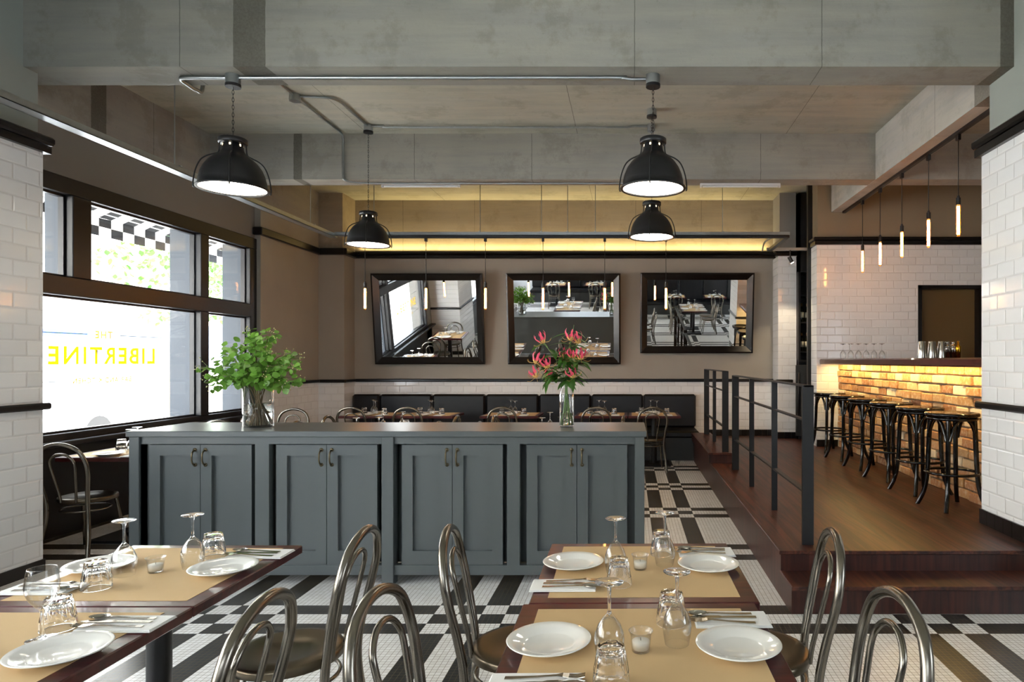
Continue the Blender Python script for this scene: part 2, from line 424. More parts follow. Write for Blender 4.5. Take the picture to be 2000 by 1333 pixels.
def spline(P_, k, closed=False):
    out = []; n = len(P_)
    for i in range(n if closed else n-1):
        g = lambda j: P_[j % n] if closed else P_[max(0, min(n-1, j))]
        a, b, c, d = g(i-1), g(i), g(i+1), g(i+2)
        for t in range(k):
            u = t/k
            out.append(.5*((2*b)+(c-a)*u+(2*a-5*b+4*c-d)*u*u+(3*b-a-3*c+d)*u**3))
    if not closed: out.append(P_[-1])
    return out

def empty(name, loc=(0, 0, 0), rz=0):
    o = bpy.data.objects.new(name, None); COL.objects.link(o); o.location = loc; o.rotation_euler = (0, 0, rz); o.empty_display_size = .1
    return o
def tag(o, label, cat, group=None):
    o['label'] = label; o['category'] = cat
    if group: o['group'] = group
    return o
def struct(o, label=None):
    o['kind'] = 'structure'
    if label: o['label'] = label
    return o
def wallbox(name, m, *b, label=None):
    return struct(MB().box(*b).build(name, m), label)
PROTO = {}
def copytree(o, parent=None):
    c = o.copy(); COL.objects.link(c); c.parent = parent
    for k in ('label', 'group'):
        if parent is None and k in c: del c[k]
    for ch in list(o.children): copytree(ch, c)
    return c
def inst(kind, builder, loc, rz, label, cat, group):
    if kind not in PROTO:
        o = PROTO[kind] = builder()
    else: o = copytree(PROTO[kind])
    o.location = loc; o.rotation_euler = (0, 0, rz)
    return tag(o, label, cat, group)

# ================================================================== THE SETTING
F1, FAR, BARW = -3.0, 11.15, 9.61
struct(MB().box(-5.3, 6.2, F1, 11.3, -.12, 0).build('floor', 'floor'), 'black and white mosaic tile floor in a plaid of stripes')
struct(MB().box(-5.6, 6.2, F1, 11.5, 4.24, 4.45).build('ceiling', 'slab'), 'board-marked concrete ceiling slab')
BZ = 3.695
struct(MB().box(-5.05, 2.92, 4.85, 5.18, BZ, 4.24).build('ceiling_beam', 'beam_near'), 'deep concrete beam above the cabinet')
struct(MB().box(-5.05, 6.1, 7.88, 8.15, BZ+.004, 4.24).build('ceiling_beam', 'beam_far'), 'concrete beam behind the pendant lamps')
struct(MB().box(-5.3, -4.97, 4.97, 10.63, BZ-.004, 4.24).build('ceiling_beam', 'beam_left'), 'concrete beam over the windows')
struct(MB().box(2.91, 3.14, 5.18, 9.61, BZ, 4.24).build('ceiling_beam', 'beam_right'), 'concrete beam over the bar stools')
# foreground tiled pier at the windows and the wall behind the camera
wallbox('wall_left', 'tile_y', -5.4, -4.32, 3.45, 4.90, 0, 3.09, label='white tiled pier beside the windows')
wallbox('wall_left', 'greenwall', -5.4, -4.42, 3.45, 4.97, 3.09, 4.24)
wallbox('wall_left', 'winblack', -4.75, -4.5, F1, 3.45, 0, .86)
wallbox('wall_left', 'taupe', -4.75, -4.5, F1, 3.45, 3.14, 4.24)
def trimrun(n, x0, x1, y0, y1, z0, z1, lab=None):
    return struct(MB().box(x0, x1, y0, y1, z0, z0+(z1-z0)*.45).box(x0-.02, x1+.02, y0-.02, y1+.02, z0+(z1-z0)*.5, z1, .015).build('trim_%d' % n, 'black'), lab)
trimrun(1, -5.4, -4.285, 3.45, 4.935, 3.08, 3.20)
struct(MB().box(-5.4, -4.28, 3.43, 4.94, 1.19, 1.24, .012).build('trim_2', 'black'))
struct(MB().box(-5.4, -4.31, 3.44, 4.91, 0, .09).build('baseboard_left', 'black'))
# left wall with the street window
WX = -5.05
wallbox('wall_left', 'leather', WX-.25, WX, 4.97, 8.96, 0, .84, label='dark panelled wall under the window')
wallbox('wall_left', 'taupe', WX-.25, WX, 4.90, 8.96, 3.19, 3.70)
wallbox('wall_left', 'taupe', WX-.35, WX, 4.8, 5.35, 0, 3.7)
wallbox('wall_left', 'plaster', WX-.35, -4.97, 8.96, 10.63, 1.22, 3.70, label='grey plastered wall between window and corner')
wallbox('wall_left', 'tile_y', WX-.35, -4.97, 8.96, 10.63, 0, 1.22)
wallbox('wall_left', 'plaster', WX-.35, -4.56, 10.63, 11.4, 1.22, 3.24)
wallbox('wall_left', 'conc', WX-.35, -4.60, 10.66, 11.4, 3.24, 4.24)
wallbox('wall_left', 'tile_x', WX-.35, -4.56, 10.63, 11.4, 0, 1.22)
def panes(win, x, ys, z0, z1, names='pane'):
    for a, b in ys: MB().box(x-.008, x, a, b, z0, z1).build('pane', 'pane', win)
win = struct(empty('window_1', (0, 0, 0)), 'street window in dark frames with lettering')
X0, X1 = WX-.10, WX+.03
fr = MB()
fr.box(X0, X1, 5.35, 8.96, 3.04, 3.19, .006).box(X0, X1, 5.35, 8.96, .84, .905, .006).box(X0, X1, 5.35, 5.45, .905, 3.04).box(X0, X1, 8.80, 8.96, .905, 3.04, .006)
fr.box(X0, X1+.02, 5.45, 8.80, 2.13, 2.30, .008)
fr.build('frame', 'winblack', win)
MB().box(X0, X1+.01, 7.78, 7.93, .905, 2.13, .006).build('mullion', 'winblack', win)
MB().box(X0, X1+.01, 7.78, 7.93, 2.30, 3.04, .006).build('mullion', 'winblack', win)
MB().box(X0, X1+.01, 5.99, 6.20, 2.30, 3.04, .006).build('mullion', 'winblack', win)
sb = MB()   # slim sash bars inside the frames
for a, b, z0, z1 in ((5.45, 5.99, 2.30, 3.04), (6.20, 7.78, 2.30, 3.04), (7.93, 8.80, 2.30, 3.04), (5.45, 7.78, .905, 2.13), (7.93, 8.80, .905, 2.13)):
    sb.box(WX-.08, WX-.03, a, a+.02, z0, z1).box(WX-.08, WX-.03, b-.02, b, z0, z1).box(WX-.08, WX-.03, a, b, z0, z0+.02).box(WX-.08, WX-.03, a, b, z1-.02, z1)
sb.build('sash', 'winblack', win)
panes(win, WX-.05, ((5.45, 7.78), (7.93, 8.80)), .905, 2.13)
panes(win, WX-.05, ((5.45, 5.99), (6.20, 7.78), (7.93, 8.80)), 2.30, 3.04)
MB().box(WX-.02, WX+.12, 4.95, 8.96, .80, .845, .008).build('window_sill', 'winblack', win)
def lettering(txt, y_hi, y_lo, z0, z1, name, m, dx, off=0, space=1.0, outline=0):
    cu = bpy.data.curves.new(name, 'FONT'); cu.body = txt; cu.space_character = space; cu.offset = off; cu.resolution_u = 4
    if outline: cu.fill_mode = 'NONE'; cu.bevel_depth = outline; cu.bevel_resolution = 0
    t = bpy.data.objects.new(name+'_tmp', cu); COL.objects.link(t)
    bpy.context.view_layer.update()
    me = bpy.data.meshes.new_from_object(t.evaluated_get(bpy.context.evaluated_depsgraph_get()))
    bpy.data.objects.remove(t)
    xs = [v.co.x for v in me.vertices]; ys = [v.co.y for v in me.vertices]
    a, b, c, d = min(xs), max(xs), min(ys), max(ys)
    for v in me.vertices:
        u, w = (v.co.x-a)/(b-a), (v.co.y-c)/(d-c)
        v.co = (WX-.05+dx, y_hi+(y_lo-y_hi)*u, z0+(z1-z0)*w)
    me.name = name; me.materials.clear(); me.materials.append(MT[m])
    o = bpy.data.objects.new(name, me); COL.objects.link(o); o.parent = win
    return o
lettering('LIBERTINE', 7.18, 5.83, 1.503, 1.693, 'lettering', 'gletter', -.0105, .05, 1.22, .010)
for a_, b_, z_ in ((5.72, 6.27, 1.80), (6.67, 7.32, 1.80), (5.72, 6.02, 1.362), (6.91, 7.38, 1.362)):
    MB().box(WX-.0605, WX-.0600, a_, b_, z_-.004, z_+.004).build('lettering_rule', 'gletter', win)
lettering('LIBERTINE', 7.16, 5.845, 1.516, 1.682, 'lettering', 'yletter', -.0095, .022, 1.22)
lettering('THE', 6.58, 6.36, 1.763, 1.838, 'lettering', 'dletter', -.0095, .035, 1.25)
lettering('BAR AND KITCHEN', 6.825, 6.105, 1.335, 1.39, 'lettering', 'dletter', -.0095, .035, 1.25)
# second window, beside the near tables
win2 = struct(empty('window_2', (0, 0, 0)), 'street window beside the near tables')
fr = MB()
fr.box(-4.70, -4.55, F1, 3.45, .86, .93).box(-4.70, -4.55, F1, 3.45, 3.05, 3.14).box(-4.70, -4.55, F1, 3.45, 2.13, 2.26)
for y in (-2.95, -.9, 1.3, 3.37): fr.box(-4.70, -4.55, y-.07, y+.07, .9, 3.08)
fr.build('frame', 'winblack', win2)
for a, b in ((-2.88, -.97), (-.83, 1.23), (1.37, 3.30)):
    for z0, z1 in ((.93, 2.13), (2.26, 3.05)): MB().box(-4.63, -4.622, a, b, z0, z1).build('pane', 'pane', win2)
# wall behind the camera, seen in the mirrors
wallbox('wall_rear', 'tile_x', -4.75, 6.2, F1-.15, F1+.0, 0, 2.45)
wallbox('wall_rear', 'taupe', -4.75, 6.2, F1-.15, F1, 3.25, 4.24)
wallbox('wall_rear', 'taupe', .7, 6.2, F1-.15, F1, 2.45, 3.25)
wallbox('wall_rear', 'taupe', -4.75, -2.7, F1-.15, F1, 2.45, 3.25)
win3 = struct(empty('window_3', (0, 0, 0)), 'high strip window behind the camera')
fr = MB().box(-2.7, .7, F1-.12, F1-.02, 2.45, 2.52).box(-2.7, .7, F1-.12, F1-.02, 3.18, 3.25)
for x in (-2.66, -1.0, .66): fr.box(x-.04, x+.04, F1-.12, F1-.02, 2.5, 3.2)
fr.build('frame', 'winblack', win3)
MB().box(-2.7, .7, F1-.08, F1-.072, 2.52, 3.18).build('pane', 'pane', win3)
# right pier and wall
wallbox('wall_right', 'tile_y', 2.69, 3.6, 3.95, 5.09, 0, 3.12, label='white tiled pier by the bar')
wallbox('wall_right', 'greenwall', 2.80, 3.6, 3.95, 5.18, 3.12, 4.24, label='green grey plaster above the tiled pier')
trimrun(3, 2.655, 3.65, 3.95, 5.13, 3.11, 3.24)
struct(MB().box(2.65, 3.65, 3.95, 5.13, 1.19, 1.24, .012).build('trim_4', 'black'))
bb = MB()
y = 5.095
while y > 4.2: bb.box(2.675, 2.70, y-.105, y, .31, .42); y -= .109
struct(bb.build('baseboard_right', 'black'))
# back wall
wallbox('wall_back', 'conc', -4.7, 3.2, FAR, FAR+.2, 3.0, 4.24, label='old board-marked concrete high on the end wall')
wallbox('wall_back', 'plaster', -4.6, 2.4, 11.03, FAR+.2, 1.22, 3.26, label='grey plastered end wall hung with mirrors')
wallbox('wall_back', 'tile_x', -4.6, 2.4, 11.03, FAR+.2, 0, 1.22, label='white tiled dado behind the banquette')
struct(MB().box(-4.57, 2.41, 10.955, 11.06, 3.24, 3.29, .008).box(-4.57, 2.41, 10.91, 11.06, 3.295, 3.345, .015).build('trim_5', 'black'), 'black moulding along the end wall')
struct(MB().box(-4.57, 2.41, 10.99, 11.05, 1.20, 1.25, .012).build('trim_6', 'black'))
struct(MB().box(WX, -4.54, 10.57, 10.65, 3.24, 3.345, .012).box(-4.57, -4.50, 10.58, 11.0, 3.24, 3.345, .012).box(WX, -4.92, 8.90, 10.65, 3.24, 3.345, .012).build('trim_7', 'black'))
struct(MB().box(WX, -4.53, 10.59, 10.65, 1.20, 1.25, .01).box(-4.57, -4.52, 10.6, 11.0, 1.20, 1.25, .01).box(WX, -4.93, 8.96, 10.65, 1.20, 1.25, .01).build('trim_8', 'black'))
MB().box(-4.5, 2.3, 11.07, 11.10, 3.345, 3.36)
# tiled pier by the wine alcove
wallbox('wall_back', 'tile_x', 2.37, 2.66, 10.63, FAR+.2, 0, 3.22, label='white tiled pier beside the wine shelves')
wallbox('wall_back', 'taupe', 2.40, 2.66, 10.66, FAR+.2, 3.22, 4.24)
trimrun(9, 2.33, 2.68, 10.58, 10.7, 3.22, 3.33)
struct(MB().box(2.33, 2.60, 10.58, 10.66, 1.20, 1.25, .01).build('trim_10', 'black'))
wallbox('wall_back', 'satinblack', 2.66, 6.2, 11.0, 11.35, 0, 4.24)
# bar wall with hatch
BW = 'tile_x'
wallbox('wall_bar', BW, 2.70, 4.16, BARW, BARW+.3, 0, 3.22, label='white tiled wall behind the bar')
wallbox('wall_bar', BW, 5.09, 6.2, BARW, BARW+.3, 0, 3.22)
wallbox('wall_bar', BW, 4.16, 5.09, BARW, BARW+.3, 2.64, 3.22)
wallbox('wall_bar', 'brownwall', 2.72, 6.2, BARW+.03, BARW+.3, 3.22, 4.24, label='brown painted wall above the bar tiles')
trimrun(11, 2.66, 6.2, BARW-.05, BARW+.2, 3.22, 3.33)
dr = struct(empty('door_1', (4.16, BARW, 0)), 'bronze coloured door in the bar wall')
MB().box(0, .93, .12, .16, 0, 2.64).build('panel', 'brownpanel', dr)
MB().box(0, .05, -.02, .12, .31, 2.64).box(.88, .93, -.02, .12, .31, 2.64).box(0, .93, -.02, .12, 2.59, 2.64).build('frame', 'black', dr)
wallbox('wall_right', 'taupe', 6.0, 6.2, .4, 11.3, 0, 4.24)
wallbox('wall_right', 'taupe', 6.0, 6.2, F1, -2.2, 0, 4.24)
wallbox('wall_right', 'taupe', 6.0, 6.2, -2.2, .4, 2.9, 4.24)
wallbox('wall_right', 'tile_y', 6.0, 6.2, -2.2, .4, 0, .9)
fill_win = struct(empty('fill_window', (0, 0, 0)), 'added unseen window in the side wall, giving the tiled pier light')  # unseen window added to throw more daylight onto the window-side tiled pier
fr = MB().box(6.03, 6.17, -2.2, .4, .9, .97).box(6.03, 6.17, -2.2, .4, 2.83, 2.9)
for y in (-2.16, -.9, .36): fr.box(6.03, 6.17, y-.04, y+.04, .95, 2.85)
fr.build('frame', 'winblack', fill_win)
MB().box(6.1, 6.108, -2.12, .32, .97, 2.83).build('pane', 'pane', fill_win)
# platform with steps
struct(MB().box(.99, 6.0, 4.36, 10.27, 0, .29).box(1.10, 6.0, 10.27, 11.0, 0, .29).build('platform', 'oakx'), 'raised platform of dark oak')
struct(MB().box(.975, 6.0, 4.335, 10.27, .285, .31, .004).box(1.095, 6.0, 10.26, 11.0, .285, .31).build('floor_boards', 'oak'), 'dark oak boards of the platform')
struct(MB().box(.99, 6.0, 4.07, 4.38, 0, .15).build('step', 'oakx'), 'lower oak step of the platform')
struct(MB().box(.985, 6.0, 4.045, 4.38, .148, .174, .004).build('step_tread', 'oak'))
struct(MB().box(.955, 1.24, 8.02, 10.26, .312, .42).build('kerb', 'oakx'), 'oak kerb under the short railing')
struct(MB().box(.945, 1.245, 8.0, 10.26, .415, .44, .004).build('kerb_board', 'oak'))
b2 = MB(); x = 2.36
for a, b, y in ((1.3, 2.37, 11.0), (2.36, 2.67, 10.61), (2.70, 3.0, 9.59)):
    x = a
    while x < b-.01: b2.box(x, min(x+.105, b), y, y+.04, .31, .41); x += .109
struct(b2.build('baseboard_back', 'black'))

# ================================================================== CABINET AND BAR
def cabinet():
    t = empty('sideboard', (0, 0, 0))
    tag(t, 'long blue grey painted cabinet with four pairs of panelled doors', 'cabinet')
    y0, y1 = 4.60, 5.21
    MB().box(-3.44, .095, y0+.13, y1, .12, 1.025).build('body', 'cab', t)
    MB().box(-3.465, .115, y0-.03, y1+.03, 1.025, 1.065, .004).build('top', 'cab', t)
    f = MB()
    f.box(-3.446, .099, y0, y0+.06, .973, 1.026).box(-3.446, .099, y0, y0+.06, .067, .135)
    for a, b in ((-3.446, -3.379), (-2.59, -2.494), (-.849, -.761)): f.box(a, b, y0, y0+.06, .135, .973)
    f.build('face_frame', 'cab', t)
    for a, b in ((-3.448, -3.379), (-1.709, -1.627), (.035, .101)):
        MB().box(a, b, y0-.02, y0+.07, 0, 1.025, .003).build('leg', 'cab', t)
        MB().box(a, b, y1-.09, y1, 0, .13).build('leg', 'cab', t)
    for a, b in ((-3.333, -2.622), (-2.452, -1.751), (-1.581, -.881), (-.715, -.018)):
        mid = (a+b)/2
        for s_, (p, q) in ((0, (a, mid-.002)), (1, (mid+.002, b))):
            d = MB(); w = .075; yd = y0+.015
            d.box(p, p+w, yd, yd+.045, .135, .966).box(q-w, q, yd, yd+.045, .135, .966)
            d.box(p+w, q-w, yd, yd+.045, .135, .135+w+.02).box(p+w, q-w, yd, yd+.045, .966-w, .966).box(p+w, q-w, yd+.026, yd+.045, .2, .9)
            do = d.build('door', 'cab', t)
            hx = q-.034 if s_ == 0 else p+.034
            MB().tube([(hx, yd, .93), (hx, yd-.022, .925), (hx, yd-.036, .905), (hx, yd-.038, .88), (hx, yd-.036, .855), (hx, yd-.022, .835), (hx, yd, .83)], .0058, 8, smoothpath=3).lathe([(0, -.003), (.013, -.003), (.013, .003), (0, .003)], 12, M=Matrix.Translation((hx, yd-.002, .932)) @ Matrix.Rotation(PI/2, 4, 'X')).lathe([(0, -.003), (.013, -.003), (.013, .003), (0, .003)], 12, M=Matrix.Translation((hx, yd-.002, .828)) @ Matrix.Rotation(PI/2, 4, 'X')).build('handle', 'brass', do)
    return t
cabinet()

def bar():
    t = empty('bar_counter', (0, 0, 0)); tag(t, 'bar counter with mahogany top on an old brick front', 'bar')
    MB().prism([(2.74, 1.51), (2.752, 1.497), (2.80, 1.497), (2.80, 1.52), (3.45, 1.52), (3.45, 1.575), (2.752, 1.575), (2.74, 1.56)], 3.9+1.2, 9.60, 'y').build('counter_top', 'barwood', t)
    MB().box(3.03, 3.35, 5.1, 9.60, .31, 1.515).build('core', 'mortar', t)
    br = MB(); z = .312; row = 0
    while z < 1.50:
        yy = 5.1+(0 if row % 2 else -.14)
        while yy < 9.58:
            ln = .235+rnd.uniform(-.045, .03); h = .079+rnd.uniform(-.005, .005); o = rnd.uniform(-.012, .012)
            a, b = max(yy, 5.1), min(yy+ln, 9.595)
            if b-a > .03: br.box(3.0+o, 3.05, a, b-.003, z+rnd.uniform(-.003, .003), min(z+h, 1.513), .007)
            yy += ln+.019
        z += .0925; row += 1
    br.build('brick_front', 'brick', t)
    MB().box(2.885, 2.915, 5.2, 9.55, 1.509, 1.52).build('light_strip', 'ledstrip', t)
bar()
def stool():
    t = empty('bar_stool')
    MB().lathe([(0, .800), (.12, .797), (.165, .802), (.19, .803), (.196, .792), (.194, .775), (.18, .772), (0, .772)], 36).build('seat', 'bent', t)
    MB().tube([(.172*math.cos(a*PI/16), .172*math.sin(a*PI/16), .755) for a in range(32)], .014, 8, True).build('seat_ring', 'bent', t)
    for k in range(4):
        a = PI/4+k*PI/2; c, s = math.cos(a), math.sin(a)
        MB().tube([(c*r, s*r, z) for r, z in ((.155, .77), (.164, .55), (.172, .35), (.184, .2), (.210, .09), (.250, .0))], .0195, 10, smoothpath=4, r_end=.017).build('leg', 'bent', t)
    MB().tube([(.19*math.cos(a*PI/16), .19*math.sin(a*PI/16), .30) for a in range(32)], .0125, 8, True).build('foot_ring', 'bent', t)
    for k in range(4):
        a0 = PI/4+k*PI/2; pts = []
        for u, z in ((.0, .575), (.05, .64), (.16, .71), (.34, .75), (.5, .757), (.66, .75), (.84, .71), (.95, .64), (1, .575)):
            a = a0+.09+(PI/2-.18)*u; r = .155/max(math.cos((u-.5)*PI/2*.85), .72)*.86; pts.append((r*math.cos(a), r*math.sin(a), z))
        MB().tube(pts, .0125, 8, smoothpath=3).build('brace', 'bent', t)
    return t
ORD = ['first', 'second', 'third', 'fourth', 'fifth', 'sixth', 'seventh', 'eighth']
for i, y in enumerate((5.62, 6.29, 6.98, 7.68, 8.40, 9.13)):
    inst('stool', stool, (2.72 if i == 0 else 2.74, y, .31), .18+.06*(i % 3), 'black bentwood bar stool, %s from the white tiled pier along the bar' % ORD[i], 'stool', 'bentwood stools along the bar').scale = (1.1, 1.1, 1)

# ================================================================== RAILINGS
def railing(name, lab, posts, ztop, zs, zbase, x):
    t = empty(name, (0, 0, 0)); tag(t, lab, 'railing')
    for i, y in enumerate(posts):
        w = .038 if i in (0, len(posts)-1) else .023
        MB().box(x-w, x+w, y-.008 if 0 < i < len(posts)-1 else y-.012, y+.012, zbase, ztop-.002).build('post', 'satinblack', t)
    MB().box(x-.028, x+.028, posts[0]-.012, posts[-1]+.012, ztop-.012, ztop).build('handrail', 'satinblack', t)
    for z in zs: MB().box(x-.018, x+.018, posts[0], posts[-1], z-.006, z+.006).build('rail', 'satinblack', t)
railing('metal_railing', 'long dark metal railing along the platform edge', (4.49, 5.52, 6.55, 7.56), 1.385, (1.145, .655), .31, 1.20)
railing('metal_railing', 'short dark metal railing beside the banquette end', (8.08, 9.12, 10.05), 1.425, (1.18, .74), .44, 1.16)

# ================================================================== BANQUETTE AND MIRRORS
def banquette(lab, xs, yb, d, zt, name='banquette'):
    t = empty(name, (0, yb, 0)); tag(t, lab, 'banquette')
    MB().box(xs[0], xs[-1], *sorted((-.02*d, -.70*d)), 0, .35).build('base', 'panel', t)
    MB().box(xs[0], xs[-1], *sorted((-.02*d, -.74*d)), .35, .46, .03).build('seat', 'leather', t)
    for a, b in zip(xs, xs[1:]): MB().box(a+.004, b-.004, *sorted((-.02*d, -.16*d)), .46, zt, .03).build('back_cushion', 'leather', t)
banquette('black leather banquette along the end wall under the mirrors', (-4.54, -4.09, -3.23, -2.36, -1.49, -.63, .22, 1.085), 11.03, 1, 1.0)
banquette('black banquette behind the camera, seen reflected', (-3.6, -2.7, -1.8, -.9, 0, .9, 1.8, 2.7, 3.6, 4.5, 5.4), F1, -1, 1.35)

def mirror(lab, x0, x1, z0, z1, tilt, rz=0):
    w, h = x1-x0, z1-z0
    t = empty('wall_mirror', ((x0+x1)/2, 10.985, z0)); tag(t, lab, 'mirror', 'tilted mirrors on the end wall')
    t.rotation_euler = (tilt, 0, rz)
    f = MB(); b = .115
    for (p, q, r, s) in ((-w/2, w/2, 0, b), (-w/2, w/2, h-b, h)):
        f.prism([(p, r), (q, r), (q-(b if r == 0 else 0)*0, s), (p, s)], -.05, 0, 'y')
    # bevelled frame: outer proud edge sloping in to the glass
    vs = []; fs = []
    rings = [(0, 0), (0, -.062), (.025, -.07), (b, -.022), (b, 0)]
    for ins, yy in rings:
        vs += [(-w/2+ins, yy, ins), (w/2-ins, yy, ins), (w/2-ins, yy, h-ins), (-w/2+ins, yy, h-ins)]
    for k in range(len(rings)-1):
        for i in range(4): fs.append((k*4+i, k*4+(i+1) % 4, k*4+4+(i+1) % 4, k*4+4+i))
    MB().add(vs, fs).build('frame', 'black', t)
    MB().box(-w/2+.1, w/2-.1, -.02, -.012, .1, h-.1).build('mirror_glass', 'mirror', t)
    MB().box(-w/2+.02, w/2-.02, -.01, -.002, .02, h-.02).build('backing', 'satinblack', t)
mirror('black framed mirror closest to the windows, reflecting the street window', -4.18, -2.38, 1.50, 2.98, .138)
mirror('black framed mirror in the middle, behind the lily vase', -2.00, -.15, 1.50, 2.98, .138)
mirror('shorter black framed mirror closest to the platform', .17, 2.02, 1.68, 2.99, .121)

# ================================================================== LAMPS
def chain(z0, z1):
    m = MB(); z = z0; k = 0; n = max(2, int((z1-z0)/.028)); st = (z1-z0)/n
    for i in range(n):
        a = PI/2*(i % 2); zc = z0+(i+.5)*st; h = st*.5+.004
        m.tube([((.0065*math.cos(u)*math.cos(a)), (.0065*math.cos(u)*math.sin(a)), zc+(h*math.sin(u))) for u in [j*PI/5 for j in range(10)]], .0021, 5, True)
    return m
def lamp(lab, x, y, zr, zc):
    t = empty('pendant_lamp', (x, y, zr), math.atan2(-x, y)); tag(t, lab, 'lamp', 'black dome pendant lamps')
    H = .385
    MB().lathe([(.226, .004), (.242, .0), (.247, .008), (.240, .018), (.229, .024), (.227, .06), (.216, .11), (.195, .16), (.164, .205), (.126, .24), (.096, .262), (.075, .29), (.067, .345), (.062, .345), (.069, .29), (.091, .258), (.12, .234), (.158, .199), (.189, .155), (.209, .107), (.220, .058), (.222, .02), (.226, .004)], 48).build('shade', 'satinblack', t)
    MB().lathe([(0, .385), (.09, .385), (.1, .378), (.1, .348), (.094, .343), (.0, .343)], 36).build('cap', 'satinblack', t)
    MB().lathe([(0, .008), (.222, .012), (.222, .016), (0, .016)], 48).build('diffuser', 'lampdisc', t)
    for k in range(6):
        MB().box(.0665, .0705, -.0065, .0065, .298, .337, .0015, M=Matrix.Rotation(k*PI/3+PI/3+.22, 4, 'Z')).build('vent_slot', 'slot', t)
    for k in range(3):
        a = [0, PI, PI*1.47][k]; c, s = math.cos(a), math.sin(a)
        MB().tube([(c*r, s*r, z) for r, z in ((.086, .35), (.088, .30), (.096, .268), (.125, .252), (.168, .232), (.207, .195), (.236, .125), (.250, .05), (.252, .0), (.243, -.010))], .0052, 7, smoothpath=4).build('guard_rod', 'satinblack', t)
    chain(H-.005, zc-zr-.085).build('chain', 'satinblack', t)
    MB().cyl(.052, zc-zr-.07, zc-zr, 24).build('junction_box', 'galv', t)
    MB().cyl(.054, zc-zr-.09, zc-zr-.068, 24).build('box_cover', 'satinblack', t)
lamp('large black dome lamp hanging over the window end of the cabinet', -2.98, 5.0, 2.835, BZ)
lamp('large black dome lamp hanging over the platform end of the cabinet', .175, 5.0, 2.835, BZ)
lamp('smaller looking black dome lamp hanging before the first mirror', -2.985, 7.6, 2.865, 4.24)
lamp('smaller looking black dome lamp hanging before the third mirror', .235, 7.12, 2.865, 4.24)

def pend(cord):
    def f():
        t = empty('pendant_bulb')      # origin at the track, hanging down
        MB().box(-.016, .016, -.025, .025, -.055, 0, .003).build('track_adapter', 'satinblack', t)
        MB().tube([(0, 0, -.05), (0, 0, -cord)], .0042, 6).build('cord', 'satinblack', t)
        MB().cyl(.021, -cord-.075, -cord-.008, 16).cyl(.012, -cord-.01, -cord+.012, 12).build('socket', 'satinblack', t)
        b = MB().lathe([(.0, -cord-.375), (.012, -cord-.368), (.019, -cord-.352), (.0195, -cord-.10), (.014, -cord-.075)], 16).build('bulb', 'bulbglass', t)
        MB().tube([(-.007, 0, -cord-.085), (-.008, 0, -cord-.35), (.008, 0, -cord-.35), (.007, 0, -cord-.085)], .0052, 6).build('filament', 'filament', b)
        return t
    return f
ty = 8.90
for i, x in enumerate((-3.54, -2.725, -1.93, -1.16, -.335, .485)):
    inst('pendA', pend(.60), (x, ty, 3.20), 0, 'tube bulb on a long cord before the end wall, %s from the windows' % ORD[i], 'bulb', 'tube bulbs before the mirrors')
for i, y in enumerate((6.22, 6.84, 7.51, 8.16, 8.78)):
    inst('pendB', pend(.585), (3.07, y, 3.665), 0, 'tube bulb on a black cord over the bar stools, %s from the tiled pier' % ORD[i], 'bulb', 'tube bulbs over the bar')
tag(MB().box(3.05, 3.09, 5.2, 9.55, 3.665, BZ).build('lighting_track', 'satinblack'), 'black lighting track under the concrete beam over the bar', 'track')

# cable tray with hangers and lighting track
t = empty('cable_tray', (0, 0, 0)); tag(t, 'galvanised cable tray running past the windows', 'cable tray')
MB().box(-4.03, -3.93, 1.0, 8.95, 3.20, 3.206).box(-4.03, -4.024, 1.0, 8.95, 3.2, 3.25).box(-3.936, -3.93, 1.0, 8.95, 3.2, 3.25).build('channel', 'galv', t)
for y in (2.6, 5.82, 8.30):
    MB().tube([(-3.98, y, 3.21), (-3.98, y, 4.24)], .005, 6).box(-4.04, -3.92, y-.012, y+.012, 3.246, 3.258).build('hanger_rod', 'galv', t)
t = empty('cable_tray', (0, 0, 0)); tag(t, 'galvanised cable tray with black track crossing before the end wall', 'cable tray')
MB().box(-3.93, 2.13, 8.85, 8.95, 3.22, 3.226).box(-3.93, 2.13, 8.85, 8.856, 3.22, 3.265).box(-3.93, 2.13, 8.944, 8.95, 3.22, 3.265).build('channel', 'galv', t)
MB().box(-3.6, 2.13, 8.88, 8.92, 3.19, 3.22).build('track', 'satinblack', t)
for x in (-3.42, -2.0, -1.18, -.83, -.46, 1.24):
    MB().tube([(x, 8.9, 3.22), (x, 8.9, 4.24)], .005, 6).box(x-.012, x+.012, 8.84, 8.96, 3.262, 3.274).build('hanger_rod', 'galv', t)
t = empty('cable_tray', (0, 0, 0)); tag(t, 'short cable tray leading to the wine alcove', 'cable tray')
MB().box(2.07, 2.13, 8.95, 10.0, 3.19, 3.23).build('channel', 'satinblack', t); MB().box(2.05, 2.65, 9.94, 10.0, 3.2, 3.24).build('arm', 'galv', t)
t = empty('spotlight', (2.40, 9.95, 3.19)); tag(t, 'small black spotlight aimed at the tiled pier', 'spotlight')
MB().tube([(0, 0, .02), (0, 0, -.10)], .011, 8).build('stem', 'satinblack', t)
Ms = Matrix.Translation((0, 0, -.12)) @ Matrix.Rotation(-.5, 4, 'Y')
MB().cyl(.028, -.06, .04, 18, M=Ms).build('housing', 'satinblack', t); MB().cyl(.024, -.066, -.06, 18, M=Ms).build('lens', 'spotglow', t)
sl = bpy.data.lights.new('spot_beam', 'SPOT'); sl.energy = 22; sl.color = (1, .78, .5); sl.spot_size = 1.3; sl.spot_blend = .4; sl.shadow_soft_size = .02
so = bpy.data.objects.new('spot_beam', sl); COL.objects.link(so); so.location = (2.42, 9.9, 2.95); so.rotation_euler = Vector((.03, .35, -1)).to_track_quat('-Z', 'Y').to_euler()

